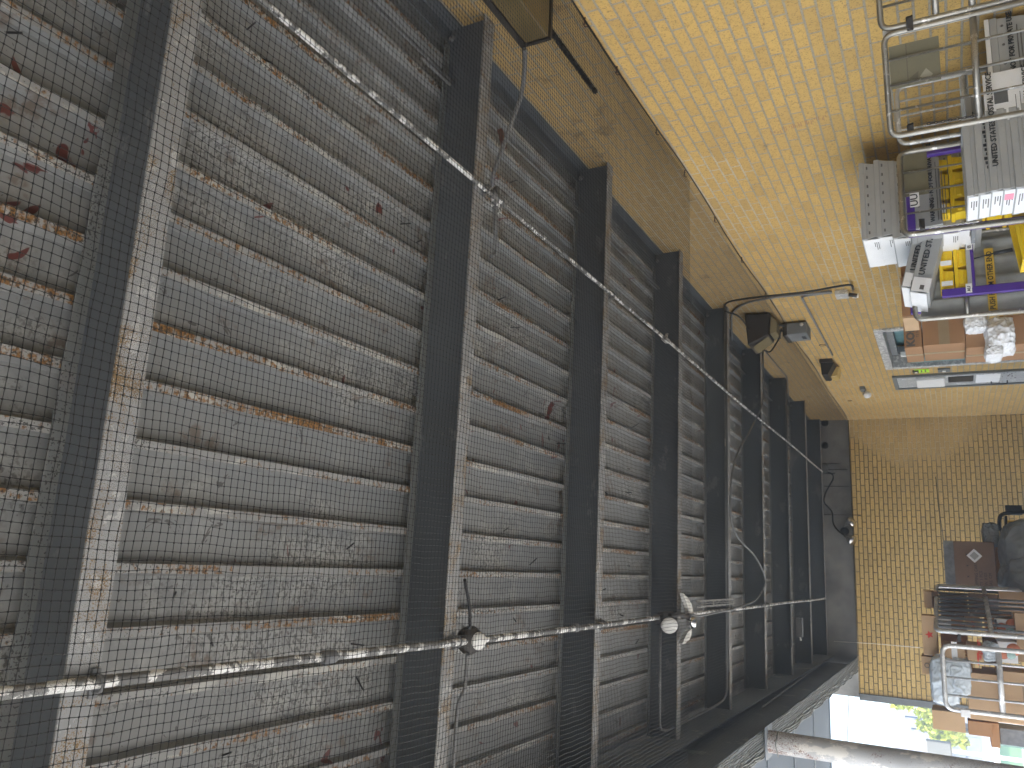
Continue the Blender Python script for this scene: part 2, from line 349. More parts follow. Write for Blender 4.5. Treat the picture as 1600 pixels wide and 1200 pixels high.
# door frame 1
df = thing('doorway_frame', 'wide galvanised steel doorway frame behind the stacked cartons', 'door frame', (XW, (D1[0] + D1[1]) / 2, 0))
y0, y1 = D1[0] - df.location.y, D1[1] - df.location.y; H1 = D1[2]
b = MB(); t = .09
b.box((-.02, y0, H1 - t), (.14, y1, H1 - .002)).box((-.02, y0, 0), (.14, y0 + t, H1 - t - .002)).box((-.02, y1 - t, 0), (.14, y1, H1 - t - .002))
b.build('outer_frame', m_galv, df, bevel=.004)
b = MB(); t2 = .16
b.box((.142, y0 + .02, H1 - t2), (.24, y1 - .02, H1 - .02)).box((.142, y0 + .02, 0), (.24, y0 + t2, H1 - t2 - .002)).box((.142, y1 - t2, 0), (.24, y1 - .02, H1 - t2 - .002))
b.build('inner_jamb', m_pipeg, df, bevel=.003)
MB().box((.02, y1 - .4, .1), (.06, y1 - .13, H1 - .3)).build('teal_door_leaf', m_teal, df, bevel=.005)
MB().box((.3, y0 - .1, H1 - .7), (.33, y1 + .05, H1 - .15)).build('teal_panel', m_teal, df)
b = MB(); b.box((.05, y1 - .62, H1 - .36), (.10, y1 - .3, H1 - .32)).box((.05, y1 - .42, H1 - .45), (.10, y1 - .36, H1 - .2))
b.build('door_closer', m_white, df)
# door 2
d2 = thing('service_door', 'narrow grey metal door with a scuffed face beside the wide doorway', 'door', (XW, (D2[0] + D2[1]) / 2, 0))
y0, y1 = D2[0] - d2.location.y, D2[1] - d2.location.y; H2 = D2[2]; t = .05
b = MB().box((-.03, y0, H2 - t), (.1, y1, H2 - .002)).box((-.03, y0, 0), (.1, y0 + t, H2 - t - .001)).box((-.03, y1 - t, 0), (.1, y1, H2 - t - .001))
b.build('door_frame', m_topf, d2)
s_ = flaky('scuffed_door', (.42, .43, .43), (.62, .62, .6), (.12, .1, .08), .62, .56, 9, (1, 1, 1), .56)
MB().box((-.012, y0 + t + .002, 0), (.04, y1 - t - .002, H2 - t - .003)).build('door_leaf', s_, d2)
b = MB().box((-.06, y0 + .14, H2 - .62), (-.013, y1 - .2, H2 - .28)); b.build('vent_hood', m_white, d2, bevel=.015)
MB().box((-.02, y0 + .2, H2 - .95), (-.013, y1 - .28, H2 - .66)).build('glass_slot', m_black, d2)
MB().box((-.018, y0 + .16, H2 - 1.25), (-.013, y1 - .16, H2 - .98)).build('notice', m_paper, d2)
b = MB().tube(fillet([(-.013, y1 - .2, 1.03), (-.06, y1 - .2, 1.03), (-.06, y1 - .2, .85), (-.013, y1 - .2, .85)], .02), .008, 8); b.build('handle', m_dark, d2)
b = MB()
for i in range(30):
    yy, zz = random.uniform(y0 + .1, y1 - .1), random.uniform(.75, 1.15); b.box((-.016, yy, zz), (-.0125, yy + random.uniform(.01, .05), zz + random.uniform(.004, .015)))
b.build('scratch', m_rust, d2)
# small signs between the doors
yy = 11.28; p = atX(1440, 578, XW)
sg = thing('wall_sign', 'small lime green sticker sign between the two doors', 'sign', (XW, yy, p.z))
MB().box((-.006, -.09, -.085), (-.001, .09, .085)).build('plate', m_lime, sg)
b = MB()
for k in range(3): b.box((-.008, -.06, -.05 + k * .045), (-.0065, .05, -.035 + k * .045))
b.build('printing', m_inkg, sg)
p = atX(1475, 578, XW)
sw = thing('wall_plate', 'small grey switch plate below the lime sticker', 'switch plate', (XW, yy, p.z))
MB().box((-.02, -.09, -.07), (-.001, .09, .07)).build('plate', m_topf, sw, bevel=.004); MB().box((-.03, -.02, -.02), (-.0205, .02, .02)).build('toggle', m_white, sw)
p = atX(1433, 578, XW)
sw2 = thing('key_reader', 'tiny black and white key reader above the lime sticker', 'key reader', (XW, yy, p.z + .02))
MB().box((-.02, -.06, -.035), (-.001, .06, .035)).build('case', m_black, sw2, bevel=.004); MB().box((-.023, -.03, -.02), (-.0205, .03, .01)).build('face', m_white, sw2)

# ------------------------------------------------------------------ canopy: deck, beams, girder, soffit
deck = thing('canopy_roof', 'ribbed grey steel deck forming the underside of the canopy', 'roof', (0, 0, ZD))
b = MB(); pitch = .182; xr = .283; k0 = int((-1.25 - xr) / pitch) - 1; k1 = int((XW - xr) / pitch) + 1
YS, yE2 = -12.0, YE - .03
prof = []
for k in range(k0, k1 + 1):
    c = xr + k * pitch
    prof += [(c - .023, .04, 0), (c - .014, .003, 2), (c, .003, 2), (c + .014, .003, 0), (c + .024, .04, 0), (c + .09, .0405, 0)]
prof = [q for q in prof if -1.26 < q[0] < XW - .004]
ys = [YS + i * (yE2 - YS) / 60 for i in range(61)]
vs = []; fs = []; mi = []
for yv in ys:
    for (px, pz, _) in prof: vs.append((px, yv, pz + .0015 * math.sin(yv * 3 + px * 9)))
n = len(prof)
for i in range(60):
    for j in range(n - 1):
        fs.append((i*n+j, i*n+j+1, (i+1)*n+j+1, (i+1)*n+j)); mi.append(1 if prof[j][2] == 2 else 0)
b.add(vs, fs); b.m = mi
b.build('deck_sheet', [m_deck, m_rib], deck)
b = MB().box((-1.27, YS, .06), (XW - .003, YE, .2)); b.build('roof_slab', m_conc, deck)
# fastener pins that poke down through the deck
pin0 = None
for i in range(46):
    Y = random.uniform(1.45, 6.2) if i < 38 else random.uniform(.6, 1.2); X = random.uniform(-.9, 2.2)
    ph = (X - xr) / pitch; ph -= math.floor(ph)
    if ph < .25 or ph > .75: X += pitch * .4
    if abs((Y - 1.39) % 1.645) < .12: Y += .3
    if pin0 is None: pin0 = MB().tube([(0, 0, .0), (0, 0, -.05), (0, 0, -.052)], .0035, 6).build('deck_screw', m_black, deck); o = pin0
    else: o = pin0.copy(); C.objects.link(o)
    o.location = (X, Y, .04); o.rotation_euler = (random.uniform(-.9, .9), random.uniform(-.9, .9), 0); o.scale = (1, 1, random.uniform(.5, 1.3))
# beams
NTH = ['just overhead at the left edge', 'nearest of those ahead', 'second of those ahead', 'third of those ahead', 'fourth of those ahead', 'fifth of those ahead', 'sixth of those ahead', 'seventh of those ahead', 'last one in front of the end wall']
def make_beam():
    r = thing('roof_beam', '', 'beam', group='steel beams across the canopy')
    L0, L1 = -1.262, XW + .02; h = .235; fw = .092
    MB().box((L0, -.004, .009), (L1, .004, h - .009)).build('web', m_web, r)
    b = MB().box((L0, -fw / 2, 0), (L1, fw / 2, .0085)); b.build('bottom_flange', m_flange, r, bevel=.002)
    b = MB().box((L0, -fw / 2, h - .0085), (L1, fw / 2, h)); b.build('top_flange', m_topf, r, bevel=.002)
    return r
bm0 = make_beam(); BY = []
for i in range(9):
    o = bm0 if i == 0 else copy_tree(bm0)
    Y = 1.345 - .046 + 1.645 * i + .046 - .0; 
    if i == 0: Y = 1.325
    BY.append(Y); o.location = (0, Y, ZB); o['label'] = 'grey painted steel beam across the canopy, ' + NTH[i]
ob = copy_tree(bm0); ob.location = (0, 1.325 - 1.645, ZB); ob['label'] = 'grey painted steel beam across the canopy, behind the camera'
# ledger angle along the wall
b = MB().box((XW - .008, -12, ZB + .16), (XW - .001, YE - .03, ZD - .002)).box((XW - .09, -12, ZD - .01), (XW - .009, YE - .03, ZD - .002))
tag(b.build('wall_ledger', m_web), 'dark steel angle running along the wall under the deck', 'ledger angle')
# bridging rods between beams
ends = ['nearest', 'second', 'third', 'fourth', 'fifth', 'sixth', 'seventh', 'eighth']
for i in range(7):
    ya, yb = BY[i] + .05, BY[i + 1] + .0; z = EYE + 2.075; x = 2.33
    o = MB().tube([(x, ya - .3, z + .03), (x, yb - .008, z)], .007, 8)
    o.lathe([(0, 0), (.018, 0), (.018, .012), (0, .012)], 6, T=frameT((x + .25, yb - .02, z + .02), (1, 0, 0), (0, 0, 1)))
    tag(o.build('bridging_rod', m_pipeg), 'thin steel rod tying the beams beside the wall, %s bay from the camera' % ends[i], 'rod', 'bridging rods beside the wall')
# girder on the open side, wrapped net edge, post
g = thing('edge_girder', 'grey steel girder along the open side of the canopy', 'girder', (XG, 0, ZN))
b = MB(); b.box((-.13, -12, .012), (-.118, YE - .04, .62)); b.build('web', m_girder, g)
MB().box((-.21, -12, 0), (0, YE - .04, .012)).build('bottom_flange', m_girder, g)
MB().box((-.012, -12, .35), (0, YE - .04, .62)).build('inner_cover', m_girder, g)
# ragged rolled edge of the net on the flange
b = MB()
for j in range(11):
    pts = []; off = -.005 - j * .019; ph = random.uniform(0, 6); a = .004 + .005 * (j > 6)
    Y = 3.0
    while Y < YE - .1:
        pts.append((off + a * math.sin(Y * (5 + j * .3) + ph) + random.uniform(-.0035, .0035), Y, -.008 - .006 * abs(math.sin(Y * 3.1 + j)) + random.uniform(-.004, .004))); Y += .07
    b.tube(pts, .0048 if j < 6 else .0075, 5)
b.build('rolled_net_edge', m_netw, g)
pY = 7.25
po = thing('canopy_post', 'round peeling steel post holding the open edge of the canopy', 'post', (XG - .1, pY, 0))
b = MB().lathe([(.086, -1.2), (.086, 1.5), (.0865, ZN - .03)], 28); b.build('shaft', m_post, po)
b = MB().box((-.13, -.13, ZN - .03), (.13, .13, ZN - .018)); b.build('cap_plate', m_girder, po, bevel=.003)
b = MB().tube([(-.09, -.1, ZN - .12), (.0, -.11, ZN - .1), (.1, -.05, ZN - .11)], .005, 6)
b.build('wrapped_wire', m_netw, po)
so = thing('outer_soffit', 'blue grey panelled soffit beyond the girder', 'soffit', (0, 0, 0))
MB().box((-3.6, -12, ZB + .01), (XG - .22, YE + .02, ZB + .16)).build('soffit_board', m_soffit, so)
for i in range(9): MB().box((-3.6, BY[i] - .012, ZB - .006), (XG - .22, BY[i] + .012, ZB + .0085)).build('seam_batten', m_girder, so)
MB().box((-3.62, -12, ZB - .25), (-3.602, YE + .02, ZB + .5)).build('fascia', m_soffit, so)
# roof of the canopy (top skin)
tag(MB().box((-3.6, -12, ZD + .22), (XW - .01, YE + .02, ZD + .3)).build('roof_membrane', m_conc), 'flat roof covering on top of the canopy', 'roof covering')

# ------------------------------------------------------------------ bird netting: one sheet of real strands
def dsp(x, y):
    dx = .003 * np.sin(y * 2.1 + x) + .0016 * np.sin(y * 17 + x * 3) + .0012 * np.sin(y * 41 + x * 23)
    dy = .006 * np.sin(x * 1.7 + y * .6) + .0016 * np.sin(x * 19 + y * 5) + .0012 * np.sin(x * 37 + y * 29)
    dz = .012 * np.sin(x * 1.3 + y * .8) * np.sin((x - XG) / (XW - XG) * np.pi) - .012 * np.sin((x - XG) / (XW - XG) * np.pi)
    return x + dx, y + dy, ZN + dz
cell = .0191; NX0, NX1, NY0, NY1 = XG + .005, XW - .006, .2, YE - .05
V = []; Fq = []; base = 0; r = .0007
def strands(lines):
    global base
    ang = np.array([0, 2*np.pi/3, 4*np.pi/3])
    for (X, Y, alongY) in lines:
        rv = np.where(Y < near, .0009, .00048)[:, None]
        px, py, pz = dsp(X, Y); n = len(px)
        o1 = np.cos(ang)[None, :] * rv; o2 = np.sin(ang)[None, :] * rv
        if alongY: vx = px[:, None] + o1; vy = py[:, None] + 0 * o1; vz = pz[:, None] + o2
        else: vy = py[:, None] + o1; vx = px[:, None] + 0 * o1; vz = pz[:, None] + o2
        V.append(np.stack([vx, vy, vz], -1).reshape(-1, 3))
        i = np.arange(n - 1)[:, None] * 3; k = np.arange(3)[None, :]; k2 = (k + 1) % 3
        Fq.append((np.stack([i + k, i + k2, i + 3 + k2, i + 3 + k], -1).reshape(-1, 4) + base)); base += n * 3
xs = np.arange(NX0, NX1, cell); yl = np.arange(NY0, NY1, cell)
near = 5.0
L = []
seg1 = np.concatenate([np.arange(NY0, near, cell * 2), np.arange(near, NY1, .12)])
for x in xs: L.append((np.full_like(seg1, x), seg1, True))
for y in yl:
    sx_ = np.arange(NX0, NX1, cell * (2 if y < near else 8)); L.append((sx_, np.full_like(sx_, y), False))
strands(L)
# knots near the camera
gx, gy = np.meshgrid(xs, yl[yl < near]); kx, ky, kz = dsp(gx.ravel(), gy.ravel()); kn = len(kx); kr = .0032
octv = np.array([(1,0,0),(0,1,0),(-1,0,0),(0,-1,0),(0,0,.8),(0,0,-.8)]) * kr
kv = (np.stack([kx, ky, kz], -1)[:, None, :] + octv[None]).reshape(-1, 3)
octf = np.array([(0,1,4),(1,2,4),(2,3,4),(3,0,4),(1,0,5),(2,1,5),(3,2,5),(0,3,5)])
kf = (octf[None] + (np.arange(kn) * 6)[:, None, None] + base).reshape(-1, 3)
Vall = np.concatenate(V + [kv]); Q = np.concatenate(Fq)
me = bpy.data.meshes.new('bird_netting'); me.vertices.add(len(Vall)); me.vertices.foreach_set('co', Vall.astype(np.float32).ravel())
nl = Q.size + kf.size; me.loops.add(nl); me.loops.foreach_set('vertex_index', np.concatenate([Q.ravel(), kf.ravel()]).astype(np.int32))
me.polygons.add(len(Q) + len(kf)); me.polygons.foreach_set('loop_start', np.concatenate([np.arange(len(Q)) * 4, Q.size + np.arange(len(kf)) * 3]).astype(np.int32))
me.update(calc_edges=True); me.validate(); me.materials.append(m_net)
net = bpy.data.objects.new('bird_netting', me); C.objects.link(net)
tag(net, 'black square mesh bird netting stretched under the whole canopy', 'netting')
# edge cable and hooks along the wall
b = MB(); pts = []; Y = .5
while Y < YE - .05: pts.append((XW - .012 + random.uniform(-.003, .003), Y, ZN + .01 * math.sin(Y * 2.2))); Y += .25
b.tube(pts, .004, 5)
tag(b.build('net_cable', m_black), 'black cable holding the netting against the brick side wall', 'cable')
b = MB(); b.tube([(XG + .02, YE - .05, ZN), (.8, YE - .05, ZN - .005), (XW - .02, YE - .05, ZN)], .006, 5)
tag(b.build('net_cable', m_black), 'black cable holding the netting against the end wall', 'cable')
hk = None
for i, Y in enumerate([1.9, 2.55, 3.18, 3.62, 4.3, 4.9, 5.7, 6.6, 7.6, 8.9]):
    if hk is None:
        hk = MB().tube([(.012, 0, .0), (-.03, 0, .004)], .004, 6).tube([(-.03, -.012, .004), (-.03, .012, .006), (-.034, .014, -.012)], .003, 6).build('net_hook', m_rust); o = hk
    else: o = hk.copy(); C.objects.link(o)
    o.location = (XW - .012, Y, ZN + .004)
    tag(o, 'small rusty hook fixing the net cable to the side wall, number %s from the camera' % (['one','two','three','four','five','six','seven','eight','nine','ten'][i]), 'hook', 'hooks along the net cable')
# bits of debris lying on the net
# ------------------------------------------------------------------ pipes and conduits
def pipe_run(name, X, z, ya, yb, r, m, label):
    t = thing(name, label, 'pipe', (X, 0, z))
    pts = []; Y = ya
    while Y < yb: pts.append((.004 * math.sin(Y * 1.3), Y, .004 * math.sin(Y * .9))); Y += .4
    pts.append((0, yb, 0)); MB().tube(pts, r, 14).build('tube', m, t)
    return t
ZP = ZB - .022
p1 = pipe_run('peeling_pipe', 1.73, ZP, -1, 14.4, .0118, m_pipe, 'thin pipe with peeling white paint running along the wall side of the canopy')
p2 = pipe_run('peeling_pipe', -.35, ZP, -1, 14.25, .0155, m_pipe, 'thicker peeling pipe that carries the round lamps under the canopy')
cl0 = None
for pp in (p1, p2):
    for i, Y in enumerate(BY):
        if pp is p2 and i in (3,): continue
        if cl0 is None:
            q = []
            for k in range(9): a = math.pi * k / 8; q.append((.02 * math.cos(a), 0, -.02 * math.sin(a)))
            cl0 = MB().tube([(.02, 0, .02)] + q + [(-.02, 0, .02)], .0045, 6).box((-.035, -.012, .012), (.035, .012, .019)).build('pipe_clamp', m_pipeg, pp); o = cl0
        else: o = cl0.copy(); C.objects.link(o); o.parent = pp
        o.location = (0, Y + .03, 0)
for pp, yy in ((p1, .9), (p1, 3.9), (p1, 7.2), (p1, 10.3), (p2, 2.2), (p2, 4.25), (p2, 9.2), (p2, 12.0)):
    rr = .0175 if pp is p1 else .021; MB().tube([(0, yy - .03, 0), (0, yy - .012, 0), (0, yy + .012, 0), (0, yy + .03, 0)], [rr, rr * 1.12, rr * 1.12, rr], 12).build('coupling', m_pipeg, pp)
# coupling on pipe 1 near third beam
MB().tube([(0, 5.76, 0), (0, 5.84, 0)], .022, 12).tube([(0, 5.80, 0), (.05, 5.80, -.012)], .012, 8).build('coupling', m_steelL, p1)
# lamp box near the top with conduit to the pipe
lf = thing('ceiling_lamp', 'long boxy lamp with a dull amber lens above the netting at the wall', 'lamp', (XW, 0, EYE + 1.5))
MB().box((-.285, -.2, .13), (-.004, 2.92, .16)).box((-.285, 2.90, .0), (-.004, 2.92, .129)).box((-.02, -.2, .0), (-.004, 2.899, .129)).build('housing', m_dark, lf, bevel=.003)
MB().box((-.283, -.2, .004), (-.021, 2.897, .128)).build('lens', m_lampface, lf, bevel=.01)
pth = smooth_path([atZ(x, y, EYE + z) for x, y, z in ((819, 76, 1.62), (820, 105, 1.66), (814, 150, 1.72), (800, 190, 1.77), (784, 235, 1.82), (770, 275, 1.855), (769, 292, 1.865))])
tag(MB().tube(pth, .0112, 10).build('conduit', m_pipeg), 'curved conduit arching from the boxy lamp to the peeling pipe', 'conduit')
jt = thing('pipe_tee', 'rusty tee fitting on the peeling pipe at the second beam', 'pipe fitting', (1.73, 3.11, ZP))
MB().tube([(0, -.04, 0), (0, .06, 0)], .021, 12).tube([(.05, 0, 0), (-.05, 0, 0)], .018, 12).box((-.06, .02, .0), (-.02, .07, .022)).build('body', m_pipe, jt)
MB().tube(smooth_path([(-.04, .0, 0), (-.16, .01, -.004), (-.26, .05, .004), (-.30, .02, .02)]), .011, 8).build('branch_pipe', m_pipeg, jt)
# spike strip on the wall above the net
sp = thing('spike_strip', 'long black perforated strip on the bricks above the netting', 'bird spike strip', (XW, 0, EYE + 1.645))
b = MB(); Y = 1.2
while Y < 3.76: b.box((-.02, Y, -.010), (-.003, Y + .038, .012)); b.box((-.02, Y + .038, .001), (-.003, Y + .048, .008)); Y += .048
b.build('strip', m_black, sp)
Y = 1.22
while Y < 3.75: MB().tube([(-.018, Y, 0), (-.05, Y + .008, .02 * (1 if int(Y * 40) % 2 else -1))], .0012, 4).build('spike', m_black, sp); Y += .048
b = MB().box((-.03, 0, -.02), (-.002, .16, .03)).tube([(-.02, .08, -.02), (-.06, .1, -.06)], .006, 6)
tag(b.build('wall_bracket', m_rust, loc=(XW, 2.78, EYE + 1.545)), 'small rusty bracket on the dirty bricks above the net', 'bracket')
# cable clip dangling (dark stub below beam two)
o = MB().box((-.015, -.05, -.008), (.015, .05, .008)).build('steel_stub', m_rust, loc=(2.05, 3.13, ZB - .03)); o.rotation_euler = (0, 0, .9); tag(o, 'small rusty steel stub under the first beam ahead', 'steel stub')
# conduit across on beam five, loop round the girder and back along beam four
zc = ZB - .012
q = [(2.62, 7.72, zc), (-1.12, 7.72, zc), (-1.17, 7.5, zc + .05), (-1.17, 6.1, zc + .05), (-1.1, 5.78, zc), (-.42, 5.78, zc)]
tag(MB().tube(fillet(q, .1), .0095, 9).build('conduit', m_pipeg), 'grey conduit looping across the beams and along the girder to the twin floodlight', 'conduit')
q = [(2.62, 7.8, zc), (-.9, 7.8, zc)]
tag(MB().tube(q, .006, 8).build('conduit', m_pipeg), 'thin grey conduit lying against the longer looping one', 'conduit')
q = [(2.6, BY[6] - .09, zc), (-.9, BY[6] - .09, zc)]
tag(MB().tube(q, .008, 8).build('conduit', m_pipeg), 'grey conduit crossing beneath a beam near the far end', 'conduit')
q = [(-1.2, 8.0, EYE + 1.62), (-1.2, 12.6, EYE + 1.72), (-1.2, 13.1, EYE + 1.75)]
tag(MB().tube(q, .007, 8).build('conduit', m_pipeg), 'thin conduit along the inner face of the girder', 'conduit')
# sagging cable loop
cpx = [(1192, 548), (1192, 625), (1172, 672), (1148, 720), (1141, 790), (1150, 835), (1180, 870), (1195, 905), (1183, 935), (1150, 950), (1120, 957), (1095, 962), (1075, 960)]
pts = [atZ(x, y, ZB - .08 - .05 * math.sin(i / 12 * math.pi)) for i, (x, y) in enumerate(cpx)]
tag(MB().tube(smooth_path(pts), .0092, 8).build('sagging_cable', m_pipeg), 'long grey cable sagging in a loop below the beams', 'cable')
cpx = [(1140, 470), (1165, 520), (1190, 560)]
tag(MB().tube(smooth_path([atX(1133, 486, 2.45), atX(1160, 500, 2.45), atX(1186, 545, 2.5), atZ(1192, 552, ZB - .05)]), .008, 8).build('cable', m_black), 'black cable drooping beside the dark wall floodlight', 'cable')
# end wall lamp cable
pts = [atY(x, y, YE - .08) for x, y in ((1288, 735), (1302, 745), (1290, 770), (1288, 785), (1300, 800), (1302, 818), (1312, 832))]
tag(MB().tube(smooth_path(pts), .011, 8).build('cable', m_black), 'dark cable wandering over the concrete band to the end wall lamp', 'cable')
p = atY(1289, 733, YE - .06)
tag(MB().box((-.07, -.04, -.05), (.07, .035, .05)).build('junction_box', m_pipeg, loc=p, bevel=.006), 'grey junction box where the thin pipe meets the end wall', 'junction box')
p = atY(1322, 830, YE - .1)
el = thing('end_lamp', 'twin chrome bulb floodlight on the concrete band of the end wall', 'lamp', p)
MB().lathe([(0, 0), (.05, 0), (.05, .07), (0, .07)], 16, T=frameT((0, .03, .02), (1, 0, 0), (0, 0, 1)) @ Matrix.Rotation(math.pi, 4, 'X')).build('mount', m_dark, el)
for sx2 in (-1, 1):
    T = Matrix.Translation((sx2 * .10, -.06, -.05)) @ Matrix.Rotation(math.radians(150), 4, 'X') @ Matrix.Rotation(sx2 * .5, 4, 'Y')
    MB().lathe([(.02, -.09), (.03, -.05), (.06, 0), (.065, .03), (.05, .045), (0, .05)], 18, T=T).build('bulb', m_mirror, el)

el.scale = (1.4, 1.4, 1.4)
# ------------------------------------------------------------------ round lamps on pipe 2
l1 = thing('round_lamp', 'single round white lamp with dark backing on the thicker pipe', 'lamp', (-.35, 3.12, ZP))
MB().lathe([(0, .03), (.055, .028), (.062, .0), (.05, -.03), (0, -.032)], 24, T=Matrix.Rotation(-.5, 4, 'X')).build('backing', m_dark, l1)
MB().lathe([(.0, -.060), (.025, -.058), (.038, -.045), (.042, -.025), (.042, -.012)], 24, T=Matrix.Translation((0, .03, 0)) @ Matrix.Rotation(-.5, 4, 'X')).build('lens', m_lens, l1)
for k in (-1, 1): MB().tube([(k * .05, -.03, -.01), (k * .06, -.05, -.03)], .004, 5).build('wing_screw', m_pipeg, l1)
def cable_from(pxs, z, r, m, label):
    tag(MB().tube(smooth_path([atZ(x, y, z) for x, y in pxs]), r, 8).build('cable', m), label, 'cable')
cable_from([(726, 905), (733, 945), (735, 985)], ZP + .0, .007, m_black, 'short black cable rising from the single round lamp towards the wall')
cable_from([(730, 1018), (727, 1070), (716, 1100), (712, 1140), (708, 1200), (704, 1260)], ZP, .0075, m_pipeg, 'dark cable leaving the single round lamp towards the open side')
fl = thing('twin_floodlight', 'pair of round white floodlights with bent steel shades on the pipe', 'lamp', (-.36, 5.85, ZP - .02))
MB().box((-.05, -.16, -.02), (.05, .10, .03)).tube([(0, -.14, .0), (-.0, -.16, .04)], .03, 12).build('mount', m_dark, fl, bevel=.01)
def fpx(x, y, dz=0.0): return atZ(x, y, ZP - .05 + dz) - fl.location
cc = fpx(1046, 978, -.03); fw_ = (Vector((0, 0, EYE)) - (cc + fl.location)).normalized(); fw_ = (fw_ + Vector((-.35, .25, 0))).normalized()
Tq = fw_.to_track_quat('Z', 'Y').to_matrix().to_4x4(); Tq.translation = cc
MB().lathe([(0, .012), (.04, .010), (.055, .004), (.060, -.004)], 28, T=Tq).build('lens', m_lens, fl)
MB().lathe([(.064, .002), (.064, -.02), (.045, -.06), (0, -.065)], 28, T=Tq).build('head', m_dark, fl)
for out, inn in (([(1068, 927), (1075, 934), (1081, 944), (1083, 955), (1081, 963)], [(1076, 961), (1076, 952), (1073, 943), (1070, 935)]),
                 ([(1081, 983), (1081, 991), (1077, 1000), (1070, 1006), (1066, 1006)], [(1069, 999), (1073, 991), (1077, 985)])):
    pl_ = out + inn; n_ = len(pl_); vs = [fpx(x, y) for x, y in pl_] + [fpx(x, y) + Vector((0, .004, .03)) for x, y in pl_]
    MB().add(vs, [tuple(range(n_)), tuple(range(2*n_ - 1, n_ - 1, -1))] + [(i_, (i_+1) % n_, (i_+1) % n_ + n_, i_ + n_) for i_ in range(n_)]).build('shade', m_lens, fl)
Tb = Matrix.Translation(fpx(1078, 972, -.01)); MB().lathe([(0, -.05), (.035, -.045), (.048, -.02), (.04, .02), (0, .04)], 20, T=Tb).build('bulb', m_mirror, fl)
MB().tube([fpx(1046, 962), fpx(1062, 960), fpx(1078, 965)], .018, 8).build('arm', m_dark, fl)
# spike strips beside that lamp
sk = thing('pipe_spikes', 'rows of short bird spikes on the thicker pipe past the twin floodlight', 'bird spike strip', (-.30, 6.75, ZP + .01))
sk.scale = (1, .85, 1)
b = MB()
for j in range(3):
    for i in range(22): b.tube([(.022 * j, i * .065, 0), (.022 * j + random.uniform(-.01, .01), i * .065 + .012, -.04)], .0018, 4)
b.box((-.01, -.02, 0), (.004, 1.45, .006)).box((.036, -.02, .0), (.05, 1.45, .006)).box((.004, .6, .001), (.036, .62, .005)); b.build('spikes', m_steelL, sk)
bx = thing('hanging_box', 'small pale box hanging under the last beams by the thicker pipe', 'junction box', atZ(1247, 980, ZB - .03))
MB().box((-.12, -.04, -.06), (.12, .04, .02)).build('case', m_pipeg, bx, bevel=.005); MB().tube([(-.12, 0, -.02), (-.17, 0, -.03)], .012, 8).build('plug', m_white, bx)

# ------------------------------------------------------------------ wall fixtures below and at the net
f1 = thing('wall_floodlight', 'large dark hooded floodlight on the side wall half above the net', 'lamp', (XW, 8.35, EYE + 1.62))
b = MB(); A = [(-.02, -.22, .15), (-.02, .20, .15), (-.36, .20, .12), (-.36, -.22, .12)]; B_ = [(-.02, -.17, -.10), (-.02, .15, -.10), (-.25, .15, -.08), (-.25, -.17, -.08)]
b.add(A + B_, [(0,1,2,3),(7,6,5,4),(0,4,5,1),(1,5,6,2),(2,6,7,3),(3,7,4,0)]); b.build('housing', m_dark, f1, bevel=.012)
b = MB(); g0 = [(-.05, -.16, -.106), (-.05, .14, -.106), (-.24, .14, -.09), (-.24, -.16, -.09)]; g1 = [(-.09, -.09, -.15), (-.09, .08, -.15), (-.20, .08, -.145), (-.20, -.09, -.145)]
b.add(g0 + g1, [(0,1,2,3),(7,6,5,4),(0,4,5,1),(1,5,6,2),(2,6,7,3),(3,7,4,0)]); b.build('glass', m_glass, f1, bevel=.006)
b = MB(); b.quad((-.365, -.15, .08), (-.365, .13, .08), (-.262, .12, -.07), (-.262, -.14, -.07)); b.build('front_glass', m_glass, f1)
b = MB().tube([(-.1, .0, -.1), (-.1, .05, -.2)], .012, 8); b.tube(fillet([(-.3, .2, .05), (-.32, .32, .0), (-.15, .34, -.1), (-.12, .1, -.16)], .06), .008, 8); b.build('bracket', m_black, f1)
f2 = thing('ballast_box', 'grey metal box with vent slots below the hooded floodlight', 'electrical box', (XW, 8.72, EYE + 1.345))
b = MB().box((-.15, -.13, -.12), (-.02, .17, .12)); b.build('case', m_topf, f2, bevel=.01)
MB().box((-.16, -.14, .08), (-.018, .18, .125)).build('lid', m_dark, f2, bevel=.006)
b = MB()
for k in range(4): b.box((-.153, -.02 + k * .03, -.09), (-.1495, -.008 + k * .03, -.05))
b.build('vent_slot', m_black, f2)
MB().lathe([(0, 0), (.02, 0), (.02, .004), (0, .004)], 14, T=frameT((-.05, -.134, -.07), (1, 0, 0), (0, 0, 1))).build('bolt', m_steelL, f2)
MB().tube([(-.08, -.05, .125), (-.08, -.1, .2)], .012, 8).build('connector', m_black, f2)
f3 = thing('wall_pack_lamp', 'small black wall lamp with a yellowish lens on the bricks', 'lamp', (XW, 10.6, EYE + 1.24))
MB().box((-.05, -.30, -.06), (-.001, .06, .09)).build('back_box', m_dark, f3, bevel=.006)
b = MB(); b.prism([(-.05, .08), (-.20, .07), (-.20, .0), (-.05, -.08)], 'y', -.28, .10); b.build('hood', m_black, f3, bevel=.006)
b = MB(); b.prism([(-.05, -.0), (-.185, -.005), (-.17, -.09), (-.05, -.11)], 'y', -.05, .19); b.build('lens', m_amber, f3, bevel=.01)
f4 = thing('small_wall_light', 'tiny white swivel light alone on the bricks near the far corner', 'lamp', (XW, 12.1, EYE + .98))
MB().box((-.05, -.09, -.02), (-.001, .09, .045)).build('base', m_topf, f4, bevel=.004)
MB().lathe([(.0, -.06), (.04, -.05), (.055, .0), (.03, .04), (0, .05)], 16, T=Matrix.Translation((-.09, .07, -.03)) @ Matrix.Rotation(.9, 4, 'X')).build('head', m_white, f4)
